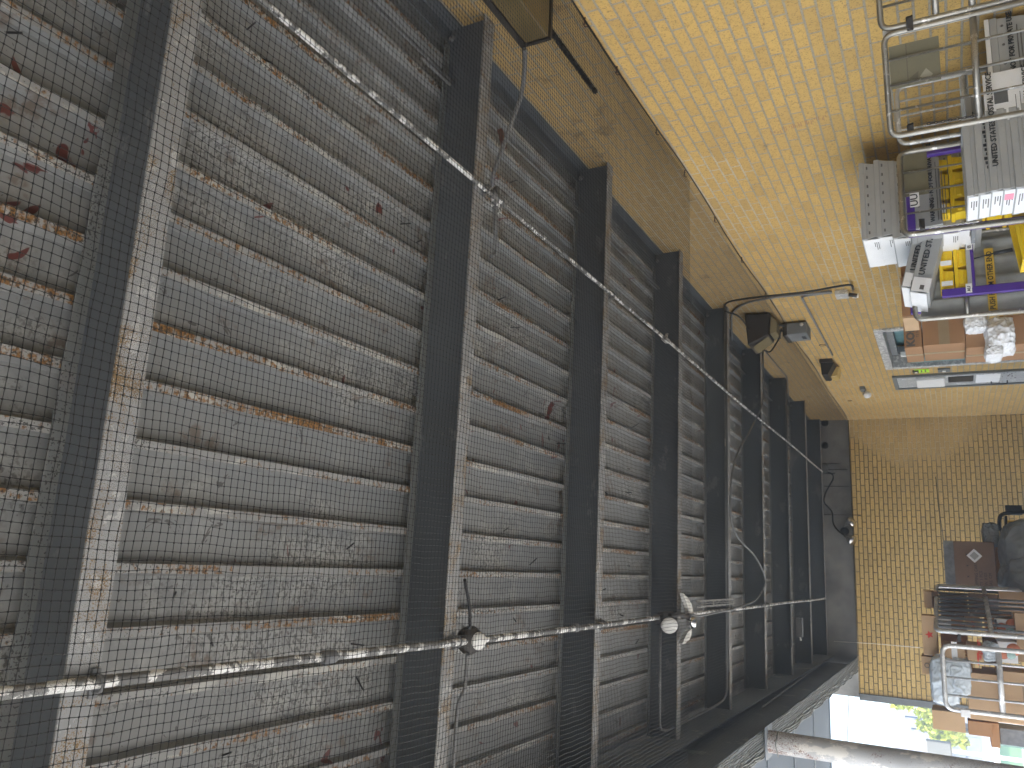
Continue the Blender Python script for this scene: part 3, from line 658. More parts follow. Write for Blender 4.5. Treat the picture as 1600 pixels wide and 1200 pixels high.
b = MB().lathe([(.022, 0), (.03, .004), (.034, 0)], 18, T=frameT((-.004, 0, 0), (0, 1, 0), (0, 0, 1)))
p = atX(1328, 626, XW); tag(b.build('wall_ring', m_rust, loc=p), 'little rusty ring on the bricks close to the far corner', 'ring')
p = atX(1285, 539, XW); b = MB().lathe([(.03, 0), (.037, .004), (.041, 0)], 18, T=frameT((-.004, 0, 0), (0, 1, 0), (0, 0, 1)))
tag(b.build('wall_ring', m_rust, loc=p), 'little rusty ring on the bricks beside the branch conduit', 'ring')
b = MB()
# conduits down the side wall
def wall_run(pxs, r, m, label, off=.02, fr=.1):
    pts = [atX(x, y, XW - off) for x, y in pxs]
    tag(MB().tube(fillet(pts, fr), r, 9).build('conduit', m), label, 'conduit')
wall_run([(1144, 560), (1143, 488), (1165, 472), (1215, 464), (1256, 460), (1300, 456)], .011, m_pipeg, 'grey conduit coming down the bricks to the small camera box', .022, .2)
wall_run([(1137, 500), (1132, 472), (1170, 466), (1215, 461), (1256, 457), (1318, 446), (1331, 445), (1334, 452)], .010, m_black, 'black cable running beside the grey conduit to the little camera', .045, .12)
wall_run([(1300, 457), (1252, 463), (1260, 478), (1301, 555)], .010, m_pipeg, 'branch conduit dropping from the main run to the small black wall lamp', .02, .08)
wall_run([(1220, 528), (1186, 533), (1188, 540), (1230, 590), (1234, 640), (1236, 700)], .009, m_pipeg, 'conduit from the hooded floodlight along the dirty bricks to the ceiling', .02, .08)
jb = atX(1316, 456, XW)
cb = thing('security_camera', 'tiny wall camera on a small metal box at the end of the conduit', 'camera', jb)
MB().box((-.05, -.07, -.055), (-.001, .07, .06)).build('back_box', m_steelL, cb, bevel=.005)
MB().tube([(-.04, -.02, -.06), (-.06, -.02, -.13)], .02, 10).build('lens_barrel', m_dark, cb); MB().tube([(-.05, .0, -.09), (-.055, .0, -.14)], .022, 10).build('hood', m_white, cb)
# ------------------------------------------------------------------ mail tubs
def tub_mesh(w, d, h, m=m_tub, rim=.018):
    b = MB(); t = .02   # tapered open tub, corrugated: front -Y, end face -X
    def ring(i, z): return [(-w/2+i, -d/2+i, z), (w/2-i, -d/2+i, z), (w/2-i, d/2-i, z), (-w/2+i, d/2-i, z)]
    rs = [ring(t*1.1, 0), ring(.004, h-.03), ring(0, h-.028), ring(0, h), ring(.006, h), ring(.006+t, .01)]
    vs = [v for r_ in rs for v in r_]; fs = [(0,3,2,1)]
    for i in range(len(rs)-1):
        for k in range(4): fs.append((i*4+k, i*4+(k+1)%4, i*4+4+(k+1)%4, i*4+4+k))
    fs.append(tuple(range(20, 24))); return b.add(vs, fs)
TUBTXT = 'UNITED STATES POSTAL SERVICE'
def make_tub(w, d, h, label, group, text=True, end_white=True, txts=(.05,), small=False, loc=(0,0,0), rz=0, rx=0, ry=0):
    t = thing('mail_tub', label, 'mail tub', loc, rz, group); t.rotation_euler = (rx, ry, rz)
    tub_mesh(w, d, h).build('shell', m_tub, t, bevel=.002)
    return t
def add_front_text(t, w, d, zs, size, m=m_ink, txt=TUBTXT, xoff=-.46):
    # letters on the front face; run left to right (towards +X)
    for z in zs: text_part(txt, size, m, t, frameT((-w/2 + .115, -d/2 - .004, z), (1, 0, 0), (0, 0, 1)), bold=.0008)
def handle_holes(t, w, d, z, n=7, face='front', m=m_inkg):
    b = MB()
    for i in range(n):
        xx = -w/2 + w*(i+.5)/n
        b.box((xx-.008, -d/2-.002, z-.004), (xx+.008, -d/2+.004, z+.004))
    b.build('stud', m, t)
def lit_end_label(t, w, d, h, z0=.01, dark=True, mat_=m_tubw):  # white sheet puts daylight on the tub end into its colour; carries label print
    b = MB().box((-w/2 - .004, -d/2 + .012, z0), (-w/2 + .0, d/2 - .02, h - .004)); b.build('end_label', mat_, t)
    b = MB()
    for k in range(3): b.box((-w/2 - .0055, -d/2 + .06, z0 + .006 + k*.010), (-w/2 - .0042, -d/2 + .06 + random.uniform(.05, .12), z0 + .010 + k*.010))
    b.build('printing', m_inkg, t)
ORD = ['top', 'second', 'third', 'fourth', 'fifth', 'sixth', 'seventh', 'eighth', 'ninth', 'tenth', 'eleventh', 'twelfth', 'thirteenth', 'fourteenth']
# T: loose nested stack at upper left of the carts
Tw, Td = .5, .5; X1 = atY(1345, 376, 4.9).x; ztop = atY(1344, 320, 4.9).z
for i in range(7):
    j = random.uniform(-.012, .012)
    t = make_tub(Tw, Td, .13, 'pale grey mail tub, %s from the top of the loose stack above the carts' % (ORD[i] if i else 'first'), 'tubs in the loose stack', loc=(X1 + Tw/2 + j, 4.9 + Td/2 + .006*i, ztop - .13 - i*.083))
    handle_holes(t, Tw - .02, Td - .004, .085, 8)
    lit_end_label(t, Tw, Td, .127, .035)
zT = ztop - .13 - 6*.083
# grey tub with warning text under it + yellow trays
def big_tub(x0, y0, z0, w, d, h, label, grp, warn=True, holes=True, wz=.09):
    t = make_tub(w, d, h, label, grp, loc=(x0 + w/2, y0 + d/2, z0))
    if warn:
        text_part('WARNING - NOT FOR PRIVATE USE', .030, m_ink, t, frameT((-w/2 + .03, -d/2 - .003, h - wz), (1, 0, 0), (0, 0, 1)), bold=.0012)
        b = MB()
        for k in range(4): b.box((-w/2 + .04, -d/2 - .002, h - wz - .02 - k*.014), (w/2 - .06 - .03*k, -d/2 + .012, h - wz - .016 - k*.014))
        b.build('printing', m_inkg, t)
    if holes:
        b = MB()
        for i in range(5): b.lathe([(0, 0), (.005, 0), (.006, .003)], 10, T=frameT((-w/2 + w*(i+.5)/5, -d/2 - .002, h - .05), (1, 0, 0), (0, 0, 1)) @ Matrix.Rotation(math.pi, 4, 'X'))
        b.build('dimple', m_inkg, t)
    return t
def yellow_tray(loc, rz, label, w=.15, d=.32, h=.12, cut=False, grp='yellow letter trays'):
    t = thing('letter_tray', label, 'letter tray', loc, rz, grp)
    b = MB(); q = .008
    def ring(i, z): return [(-w/2+i, -d/2+i, z), (w/2-i, -d/2+i, z), (w/2-i, d/2-i, z), (-w/2+i, d/2-i, z)]
    rs = [ring(.012, 0), ring(.004, h-.02), ring(-.004, h-.02), ring(-.004, h), ring(.003, h), ring(.018, .01)]
    vs = [v for r_ in rs for v in r_]; fs = [(0,3,2,1)]
    for i in range(5):
        for k in range(4): fs.append((i*4+k, i*4+(k+1)%4, i*4+4+(k+1)%4, i*4+4+k))
    fs.append((20,21,22,23)); b.add(vs, fs); b.build('shell', m_yel, t, bevel=.002)
    b = MB(); b.box((-w/2 + .02, -d/2 - .004, h*.35), (w/2 - .02, -d/2 + .008, h*.62)); b.build('card_holder', m_yel, t, bevel=.002)
    return t
# ---- B cart contents, behind its gate (front plane Y~4.4)
pa, pb = atY(1455, 355, 4.75), atY(1432, 268, 4.75)
xa, xb = pa.x, pb.x; zt = atY(1421, 330, 4.75).z; zb_ = atY(1466, 330, 4.75).z
big_tub(xa, 4.75, zb_ - .02, xb - xa + .1, .4, zt - zb_ + .02, 'grey mail tub printed with a warning, behind the bars of the second cart', 'upright tubs', wz=.125)
n_ = 0
for r_i, zz in enumerate((1458, 1485)):
    pass
zrow = [atY(px, 300, 4.8).z for px in (1457, 1483, 1512, 1540, 1568, 1596)]
xcol = [atY(1490, py, 4.8).x for py in (332, 309, 286, 263, 240)]
cnt = 0
rows = ['upper', 'second', 'third', 'fourth', 'lowest']
for ri in range(5):
    for ci in range(4):
        if ri > 1 and ci > 0: continue
        w_ = xcol[ci+1] - xcol[ci] - .006; h_ = zrow[ri] - zrow[ri+1] - .004
        t = yellow_tray(((xcol[ci] + xcol[ci+1]) / 2, 4.8 + .17, zrow[ri+1]), 0, 'yellow letter tray behind the second cart gate, %s row, %s from the left' % (rows[ri], ['first', 'second', 'third', 'fourth'][ci]), w_, .3, h_)
        if ri == 0 and ci == 0: MB().box((-.03, -.156, h_*.3), (.02, -.152, h_*.95)).build('bar_label', m_paper, t)
# purple plastic rack frame inside cart B
rk = thing('purple_rack', 'purple framed rack holding trays inside the second cart', 'rack', ((xa + xb)/2, 4.62, 0))
b = MB(); Xl, Xr = atY(1500, 352, 4.62).x - rk.location.x, atY(1500, 228, 4.62).x - rk.location.x; zt2 = atY(1415, 300, 4.62).z
b.box((Xr - .03, -.02, .2), (Xr, .02, zt2)).box((Xl - .03, -.02, .2), (Xl + .0, .02, zt2)).box((Xl + .001, -.018, zt2 - .04), (Xr - .031, .018, zt2))
b.build('frame', m_purple, rk, bevel=.006)
b = MB(); zz = atY(1515, 300, 4.62).z; b.box((Xl + .002, -.016, zz - .02), (Xr - .032, .3, zz)); b.build('shelf', m_pipeg, rk)
# S2: tall nested stack in front (left of the gate of cart A)
Sw = .40; Sd = .30; Ys = 3.92; XL = atY(1530, 302, Ys).x; zt = atY(1506, 240, Ys).z
dk = thing('dolly', 'low wheeled dolly under the tall nested stack of mail tubs', 'dolly', (XL + Sw/2, Ys + Sd/2, 0))
MB().box((-Sw/2, -Sd/2, .09), (Sw/2, Sd/2, .12)).build('platform', m_steel, dk, bevel=.004)
tag(MB().box((-Sw/2 + .01, -Sd/2 + .01, .122), (Sw/2 - .01, Sd/2 - .01, zt - .13 - 13 * .0475 - .002)).box((-Sw/2, -Sd/2, zt - .13 - 13 * .0475 - .05), (Sw/2, Sd/2, zt - .13 - 13 * .0475 - .02)).build('plastic_bin', m_tub, loc=dk.location, bevel=.004), 'grey lidded bin under the tall nested stack of mail tubs', 'bin')
for sx2 in (-1, 1):
    for sy2 in (-1, 1): MB().lathe([(0, -.015), (.04, -.015), (.045, 0), (.04, .015), (0, .015)], 18, T=Matrix.Translation((sx2*.16, sy2*.11, .045)) @ Matrix.Rotation(math.pi/2, 4, 'Y')).build('wheel', m_black, dk)
step = .0475; NS = 14
for i in range(NS):
    jx, jy = random.uniform(-.006, .006), random.uniform(-.004, .004)
    if i < 14: nm = 'grey nested mail tub, %s from the top of the tall stack by the gate' % (ORD[i] if i else 'first')
    else: nm = 'grey nested mail tub hidden low in the tall stack, number %d from the top' % (i + 1)
    t = make_tub(Sw, Sd, .13, nm, 'tubs nested in the tall stack', loc=(XL + Sw/2 + jx, Ys + Sd/2 + jy, zt - .13 - i*step), rz=random.uniform(-.015, .015))
    if i < 8:
        lit_end_label(t, Sw, Sd, .128, .083, mat_=m_tubw)
        if i in (2, 5): add_front_text(t, Sw, Sd, [.094], .032)
        if i == 1: b = MB(); [b.box((-Sw/2 + .115 + k*.022, -Sd/2 - .0045, .086), (-Sw/2 + .129 + k*.022, -Sd/2 - .003, .091 + .004*(k % 3))) for k in range(11)]; b.build('worn_lettering', m_ink, t)
        if i == 3: MB().box((-Sw/2 - .0062, -Sd/2 + .05, .087), (-Sw/2 - .0045, -Sd/2 + .11, .122)).build('pink_sticker', m_pink, t)
# S1 : upright tubs behind gate A
zt = atY(1549, 100, 3.95).z; xL1 = atY(1560, 178, 3.95).x
for i in range(3):
    t = big_tub(xL1, 3.95, zt - .33*(i+1), .5, .4, .325, 'large grey upright mail tub behind the near gate, %s one' % ['topmost', 'middle', 'bottom'][i], 'upright tubs in the near cart')
    if i == 0: MB().box((-.25, -.2015, .327), (.25, -.18, .345)).build('lid_edge', m_tubw, t)
pc = atY(1575, 150, 3.93); T_ = frameT((pc.x, 3.925, pc.z), (1, 0, .04), (0, 0, 1))
pl = thing('label_placard', 'white paper placard with a grey square hung on the upright tub', 'placard', (pc.x, 3.93, pc.z))
MB().box((-.12, -.002, -.12), (.13, .001, .095)).build('sheet', m_paper, pl)
MB().box((-.03, -.004, .0), (.04, -.0022, .055)).build('grey_square', m_inkg if 0 else m_canvasd, pl)
b = MB()
for k in range(4): b.box((-.09, -.004, -.03 - .018*k), (.0 + .012*(k % 3), -.0022, -.0275 - .018*k))
b.build('printing', m_canvasd, pl)
# second tub behind crossbar with SERVICE
t = make_tub(.28, .3, .13, 'grey mail tub with the word service showing beside the near gate post', 'tubs in the near cart', loc=(atY(1540, 178, 4.0).x + .06, 4.3, atY(1560, 170, 4.05).z)); 
text_part('SERVICE', .04, m_ink, t, frameT((-.1, -.152, .075), (1, 0, 0), (0, 0, 1)), bold=.001)

# ------------------------------------------------------------------ carts
def panel(parent, a, b_, z0, ztop, bars, cross=(), r=.0128, rb=.006, m=m_steel, rbc=.014, name='gate', corner=.045, sides=(True, True)):
    """gate: rounded tube frame between plan points a and b_"""
    a = Vector((a[0], a[1], 0)); b_ = Vector((b_[0], b_[1], 0)); up = Vector((0, 0, 1)); d = b_ - a
    o = MB(); path = fillet([a + up*z0, a + up*ztop, b_ + up*ztop, b_ + up*z0], corner)
    o.tube(path, r, 10); o.tube([a + up*z0, b_ + up*z0], r, 10); g_ = o.build(name, m, parent)
    o = MB()
    for c in cross: o.tube([a + up*c, b_ + up*c], rbc, 8, sx=.6)
    if cross: o.build('crossbar', m, parent)
    o = MB()
    for i in range(1, bars + 1):
        p = a + d * (i / (bars + 1)); o.tube([p + up*z0, p + up*(ztop - .002)], rb, 8)
    if bars: o.build('bars', m, parent)
    return g_
def casters(parent, pts):
    for (x, y) in pts:
        MB().lathe([(0, -.018), (.055, -.018), (.062, 0), (.055, .018), (0, .018)], 20, T=Matrix.Translation((x, y, .064)) @ Matrix.Rotation(math.pi/2, 4, 'Y')).build('wheel', m_black, parent)
def latch(parent, p, d, m=m_dark):
    b = MB(); d = Vector(d).normalized(); T = frameT(p, d, (0, 0, 1))
    b.box((-.03, -.012, 0), (.03, .012, .012), T=T); b.tube([T @ Vector(q) for q in [(-.028, -.01, .01), (-.02, .012, .03), (.02, .012, .03), (.028, -.01, .01)]], .004, 6)
    b.build('latch', m, parent)
def cart(label, base_c, quad_, zt, panels, cat='cart', m=m_steel):
    t = thing('wire_cart', label, cat, (base_c[0], base_c[1], 0), 0, 'wheeled wire carts')
    off = Vector((base_c[0], base_c[1], 0)); q = [(p[0]-off.x, p[1]-off.y) for p in quad_]
    b = MB(); b.add([(x, y, .15) for x, y in q] + [(x, y, .2) for x, y in q], [(3,2,1,0),(4,5,6,7),(0,1,5,4),(1,2,6,5),(2,3,7,6),(3,0,4,7)]); b.build('base_tray', m, t, bevel=.006)
    cx = sum(p[0] for p in q)/4; cy = sum(p[1] for p in q)/4
    casters(t, [(x + (cx-x)*.15, y + (cy-y)*.15) for x, y in q])
    return t
ZT = EYE + .140
# cart A
a0, a1 = (1.93, 3.62), (2.335, 3.455); a2 = (2.62, 3.335)
cA = cart('nearest wire cart with an olive card in its gate, hard against the wall', (2.2, 3.8), [(1.95, 3.63), (2.62, 3.36), (2.63, 4.4), (2.16, 4.4)], ZT, None)
O = cA.location
def rel(p, O=None): return (p[0] - O.x, p[1] - O.y)
panel(cA, rel(a0, O), rel(a1, O), .2, ZT - .004, 3, (ZT - .345, ZT - .9), name='gate')
a1b = (2.358, 3.447)
panel(cA, rel(a1b, O), rel(a2, O), .2, ZT + .004, 2, (ZT - .21, ZT - .345), name='gate')
# white edge strip between the two gates
mid = ((a1[0]+a1b[0])/2 - O.x, (a1[1]+a1b[1])/2 - O.y)
MB().box((mid[0]-.012, mid[1]+.014, ZT - .36), (mid[0]+.022, mid[1]+.03, ZT)).build('hinge_strip', m_white, cA, bevel=.003)
MB().box((mid[0]-.010, mid[1]+.010, ZT - .19), (mid[0]+.014, mid[1]+.0135, ZT - .175)).build('red_tag', m_redp, cA)
latch(cA, (mid[0], mid[1]-.02, ZT - .11), (1, -.4, 0)); latch(cA, (a0[0]+.03-O.x, a0[1]+.03-O.y, ZT - .085), (1, -.4, 0))
# rear panel of cart A
panel(cA, rel((2.29, 4.4), O), rel((2.61, 4.36), O), .2, atY(1400, 120, 4.4).z, 3, (atY(1504, 120, 4.4).z,), r=.012, rb=.006, name='rear_panel', m=m_steelL)
MB().box((2.29-O.x, 4.37-O.y, atY(1512, 120, 4.37).z), (2.60-O.x, 4.376-O.y, atY(1498, 120, 4.37).z)).build('pale_blue_strip', m_bagb, cA)
# chain on cart A rail
def chain(parent, p, q, n, m, r=.0022, sag=.0):
    p, q = Vector(p), Vector(q); b = MB()
    for i in range(n):
        c = p.lerp(q, (i+.5)/n) + Vector((0, 0, -sag*math.sin(math.pi*(i+.5)/n))); d = (q-p).normalized(); side = d.cross(Vector((0, 1, .3))).normalized()
        if i % 2: side = d.cross(side).normalized()
        L_ = (q-p).length / n * .75; w_ = L_ * .45
        b.tube([c + d*L_*math.cos(a)*.8 + side*w_*math.sin(a) for a in [k*math.pi/4 for k in range(8)]], r, 4, closed=True)
    b.build('chain', m, parent)
chain(cA, (a0[0]+.02-O.x, a0[1]-.02-O.y, ZT-.15), (a0[0]+.015-O.x, a0[1]-.02-O.y, ZT-.34), 14, m_dark)
# olive card behind gate A bars
pA = Vector((a0[0], a0[1], 0)); dA = (Vector((a1[0], a1[1], 0)) - pA).normalized(); nA = Vector((-dA.y, dA.x, 0))
if nA.y < 0: nA = -nA
oc = thing('olive_card', 'olive brown placard held behind the bars of the nearest gate', 'placard', pA + dA*.205 + nA*.016 + Vector((0, 0, ZT - .215)))
T_ = frameT((0, 0, 0), dA, (0, 0, 1))
b = MB(); b.box((0, 0, -.002), (.182, .195, .002), T=T_); b.build('card', m_olive, oc)
b = MB(); b.box((.004, .125, .0025), (.178, .129, .0032), T=T_); b.build('crease', m_olived, oc)
b = MB(); b.add([T_ @ Vector(v) for v in [(.03,.03,.003),(.06,.055,.003),(.03,.08,.003),(.0,.055,.003),(.03,.03,.0035),(.06,.055,.0035),(.03,.08,.0035),(.0,.055,.0035)]], [(0,1,2,3),(7,6,5,4),(0,4,5,1),(1,5,6,2),(2,6,7,3),(3,7,4,0)]); b.build('diamond_mark', m_olivel, oc)
b = MB(); b.add([T_ @ Vector(v) for v in [(.018,.088,.003),(.055,.084,.003),(.03,.125,.003),(.018,.088,.0035),(.055,.084,.0035),(.03,.125,.0035)]], [(0,1,2),(5,4,3),(0,3,4,1),(1,4,5,2),(2,5,3,0)]); b.build('dark_smudge', m_olived, oc)
text_part('OTIO', .045, m_olived, oc, T_ @ Matrix.Translation((.015, .145, -.004)) , bold=.001)
# cart B
b0, b1 = atY(1412, 368, 4.40), atY(1405, 240, 4.45)
cB = cart('second wire cart with the purple rack and yellow trays behind its gate', (2.1, 4.8), [(1.79, 4.42), (2.28, 4.47), (2.3, 5.6), (1.8, 5.6)], ZT, None); O = cB.location
zB = (b0.z + b1.z)/2
panel(cB, (b0.x-O.x, 4.40-O.y), (b1.x-O.x, 4.45-O.y), .2, zB, 3, (.9,), r=.015, rb=.0055, name='gate')
latch(cB, (b0.x+.035-O.x, 4.38-O.y, zB-.09), (1, .1, 0)); chain(cB, (b0.x+.012-O.x, 4.37-O.y, zB-.12), (b0.x+.01-O.x, 4.37-O.y, zB-.34), 18, m_steelL)
oc2 = thing('olive_card', 'olive placard behind the gate bars of the second cart', 'placard', ((b0.x+b1.x)/2, 4.445, 0))
u0, u1 = atY(1452, 302, 4.445), atY(1410, 243, 4.445); MB().box((u0.x-oc2.location.x, 0, u0.z), (u1.x-oc2.location.x, .004, u1.z)).build('card', m_olive, oc2)
u0, u1 = atY(1437, 322, 4.44), atY(1421, 300, 4.44)
pp = thing('paper_tag', 'white paper tag with loops of black ink behind the second gate', 'tag', (u0.x, 4.44, u0.z))
MB().box((0, 0, 0), (u1.x-u0.x, .002, u1.z-u0.z)).build('sheet', m_paper, pp)
text_part('UU', .05, m_ink, pp, frameT((.004, -.001, .008), (1, 0, 0), (0, 0, 1)), bold=.0008)
# D: tilted tubs, resting on the cart C shelf
for i, (px, py) in enumerate(((1436, 470), (1449, 478))):
    p = atY(px, py, 5.3)
    t = make_tub(.56, .4, .1, ['grey mail tub tilted on the third cart, the upper of the tilted pair', 'grey mail tub tilted on the third cart, the lower of the tilted pair'][i], 'tilted tubs', loc=(p.x + .24, 5.18 - .014*i, p.z - .085), ry=math.radians(15))
    text_part(TUBTXT, .044, m_ink, t, frameT((-.175, -.203, .045), (1, 0, 0), (0, 0, 1)), bold=.001)
    MB().box((-.284, -.19, .01), (-.279, .18, .096)).build('end_label', m_tubw, t)
    MB().box((-.262, -.206, .03), (-.235, -.2048, .052)).build('barcode', m_inkg, t)
    MB().box((-.274, -.2045, .0), (-.19, -.2015, .094)).build('front_label', m_tubw, t)
# cart C
c0 = atY(1450, 498, 5.25); XR = atY(1450, 372, 5.25).x; ZC = atY(1430, 485, 5.25).z
cC = cart('third wire cart lined with grey canvas and carrying the tilted tubs', (1.85, 5.6), [(c0.x, 5.27), (XR, 5.27), (XR + .03, 6.3), (c0.x + .02, 6.3)], ZT, None); O = cC.location
panel(cC, (c0.x-O.x, 5.25-O.y), (XR-O.x, 5.25-O.y), .2, ZC, 0, (), r=.015, name='gate')
p = atY(1511, 480, 5.25); MB().tube([(c0.x-O.x, 5.25-O.y, p.z), (c0.x+.17-O.x, 5.25-O.y, p.z)], .014, 8).build('crossbar', m_steel, cC)
# canvas liner with folds and tape
cn = thing('canvas_liner', 'grey canvas liner with a yellow push from other end band', 'canvas liner', (0, 0, 0)); b = MB(); vs = []; fs = []
nx, nz = 40, 8; xA, xB = c0.x + .01, XR + .02
for iz in range(nz+1):
    for ix in range(nx+1):
        X = xA + (xB-xA)*ix/nx; f_ = abs(math.sin(ix/nx*math.pi*4.5)); Y = 5.30 + .03*f_**.5 + .006*math.sin(iz*1.3+ix)
        vs.append((X, Y, .25 + (ZC - .03 - .25)*iz/nz))
for iz in range(nz):
    for ix in range(nx): fs.append((iz*(nx+1)+ix, iz*(nx+1)+ix+1, (iz+1)*(nx+1)+ix+1, (iz+1)*(nx+1)+ix))
b.add(vs, fs, 0, True); o = b.build('cloth', m_canvas, cn); so_ = o.modifiers.new('s', 'SOLIDIFY'); so_.thickness = .004
pt = atY(1548, 440, 5.28); xa2, xb2 = atY(1551, 490, 5.285).x, atY(1545, 394, 5.285).x
MB().box((xa2 - .012, 5.272, pt.z - .024), (xb2 + .02, 5.276, pt.z + .022)).build('yellow_band', m_tapey, cn)
text_part('PUSH FROM OTHER END', .040, m_ink, cn, frameT((xa2 + .022, 5.2705, pt.z - .014), (1, 0, 0), (0, 0, 1)), name='lettering', sx=(xb2 - xa2 + .0)/.475, bold=.0008)
# purple rack on cart C
rc = thing('purple_rack', 'purple framed rack standing on the third cart', 'rack', (0, 0, 0))
b = MB(); P = lambda x, y, Y=5.2: atY(x, y, Y)
q0, q1 = P(1495, 463), P(1600, 449); b.box((q0.x, 5.19, .2), (q0.x + .05, 5.22, P(1472, 464).z))
q2, q3 = P(1522, 452), P(1514, 360); b.box((q0.x + .051, 5.192, q2.z - .01), (q3.x, 5.218, q2.z + .018))
q4 = P(1427, 440, 5.75); b.build('frame', m_purple, rc, bevel=.005)
b = MB().box((P(1427, 490, 5.72).x, 5.72, P(1437, 440, 5.72).z), (P(1427, 398, 5.72).x, 5.75, P(1420, 440, 5.72).z)); b.build('top_rail', m_purple, rc, bevel=.005)
MB().box((P(1500, 452).x, 5.185, P(1520, 400).z + .014), (P(1500, 362).x, 5.24, P(1509, 400).z)).build('grey_shelf_edge', m_tub, rc)
for k, (py, tx) in enumerate(((452, 'AU'), (385, 'EI'), (370, 'CC'))):
    q = P(1514, py, 5.18); MB().box((q.x - .02, 5.178, q.z - .016), (q.x + .035, 5.182, q.z + .016)).build('shelf_tag', m_paper, rc)
    text_part(tx, .024, m_ink, rc, frameT((q.x - .014, 5.176, q.z - .008), (1, 0, 0), (0, 0, 1)), bold=.0006)
b = MB().box((P(1430, 412, 5.74).x, 5.70, P(1438, 412, 5.74).z - .06), (P(1430, 398, 5.74).x, 5.80, P(1428, 412, 5.74).z))
tag(b.build('red_crate', m_redp, bevel=.004), 'bright red crate corner behind the tilted mail tubs', 'crate')
# bright yellow trays on the rack
zr = [P(px, 400, 5.22).z for px in (1465, 1488, 1511)]
xc = [P(1490, py, 5.22).x for py in (452, 420, 388, 352)]
for ri in range(2):
    for ci in range(3):
        if ri == 0 and ci == 3: continue
        h_ = zr[ri] - zr[ri+1] - .004; w_ = xc[ci+1]-xc[ci]-.006
        t = yellow_tray(((xc[ci]+xc[ci+1])/2, 5.30, zr[ri+1]), 0, 'bright yellow letter tray on the purple rack, %s row, %s from the left' % (['upper', 'lower'][ri], ['first', 'second', 'third'][ci]), w_, .18, h_, grp='bright yellow trays')
        if ri == 0: MB().box((-w_*.36, -.099, h_*.1), (-w_*.12, -.0945, h_*.9)).build('white_sticker', m_paper, t)
p = atY(1590, 372, 4.7)
for i in range(2):
    t = yellow_tray((p.x + .03, 4.75, p.z - .15 - i*.17), 0, ['yellow letter tray leaning low at the edge between two carts', 'yellow letter tray under the leaning one between two carts'][i], .30, .2, .16, grp='low yellow trays'); t.rotation_euler = (0, -.12, 0)
    b = MB().box((-.12, -.103, .03), (.1, -.101, .035)); b.build('moulded_line', m_cardD, t)
# strap with black clip between
q0, q1 = P(1522, 404, 5.12), P(1552, 396, 5.12)
tag(MB().tube([q0, q1], .004, 6).tube([q1, P(1582, 390, 5.12)], .011, 8).build('gas_strut', m_black), 'thin black strut in front of the grey canvas', 'strut')

# ------------------------------------------------------------------ cartons
def carton(name_label, x0, y0, z0, w, d, h, mf=m_card, ms=None, tape=True, rz=0, flaps=False, grp='cardboard cartons', seam='x', ml=None):
    t = thing('cardboard_box', name_label, 'carton', (x0 + w/2, y0 + d/2, z0), rz, grp)
    b = MB().box((-w/2, -d/2, 0), (w/2, d/2, h)); b.build('carton_body', mf, t, bevel=.003)
    if tape:
        b = MB()
        if seam == 'v': b.box((-.025, -d/2 - .0015, .0), (.025, -d/2 - .0003, h - .003))
        b.box((-w/2 - .0015, -.025, .0), (-w/2 - .0003, .025, h - .002)).box((-w/2 + .003, -.025, h + .0003), (w/2 - .003, .025, h + .0015))
        b.build('tape', m_tape, t)
    if flaps:
        b = MB().box((-w/2 - .004, -d/2, h*.995), (-w/2 + .08, -d/2 - .05, h + .003)); b.build('flap', m_cardL, t)
    return t
def pxbox(label, xt, xb, yl, yr, Y, d, **k):
    """carton whose front face spans the photo rectangle at depth Y"""
    xm = (xt + xb)/2; ym = (yl + yr)/2
    X0, X1 = atY(xm, yl, Y).x, atY(xm, yr, Y).x; z0, z1 = atY(xb, ym, Y).z, atY(xt, ym, Y).z
    return carton(label, X0, Y, z0, X1 - X0, d, z1 - z0, **k), (X0, X1, z0, z1)
# right group near the wide doorway (on cart G)
YG = 7.0
bx1, e = pxbox('tan carton with half hidden black capital letters beside the doorway', 1412, 1440, 543, 500, YG, .5, mf=m_card)
text_part('KOH', .082, m_inkg, bx1, frameT((-(e[1]-e[0])/2 + .008, -.2525, (e[3]-e[2])*.42), (1, 0, 0), (0, 0, 1)), bold=.004)
text_part('TS NEL', .03, m_inkg, bx1, frameT((-(e[1]-e[0])/2 + .08, -.2525, (e[3]-e[2])*.16), (1, 0, 0), (0, 0, 1)))
bx2, e = pxbox('wide tan carton with a vertical tape seam under the lettered carton', 1441, 1507, 538, 492, YG - .02, .52, mf=m_card)
MB().box((-.03, -.262, .001), (.03, -.2605, e[3]-e[2]-.002)) if 0 else None
b = MB().box((-(e[1]-e[0])/2 + .001, -.2618, (e[3]-e[2])*.36), ((e[1]-e[0])/2 - .001, -.2605, (e[3]-e[2])*.62)); b.build('brown_tape', m_tape, bx2)
bx3, e = pxbox('tan carton below the wide taped carton beside the doorway', 1508, 1543, 543, 494, YG - .03, .5, mf=m_card)
bx4, e = pxbox('lowest brown carton of the column by the doorway', 1562, 1650, 537, 490, YG - .06, .5, mf=m_card)
bx5, e = pxbox('tall brown carton behind the tilted tubs', 1408, 1432, 494, 432, 6.1, .35, mf=m_card, tape=False)
b = MB().box((-(e[1]-e[0])/2 - .012, -.17, .0), (-(e[1]-e[0])/2 - .001, .17, (e[3]-e[2])*.98)); b.build('open_flap', m_cardL, bx5)
bx6, e = pxbox('narrow brown carton standing behind the purple rail', 1407, 1418, 432, 402, 6.2, .3, mf=m_card, tape=False)
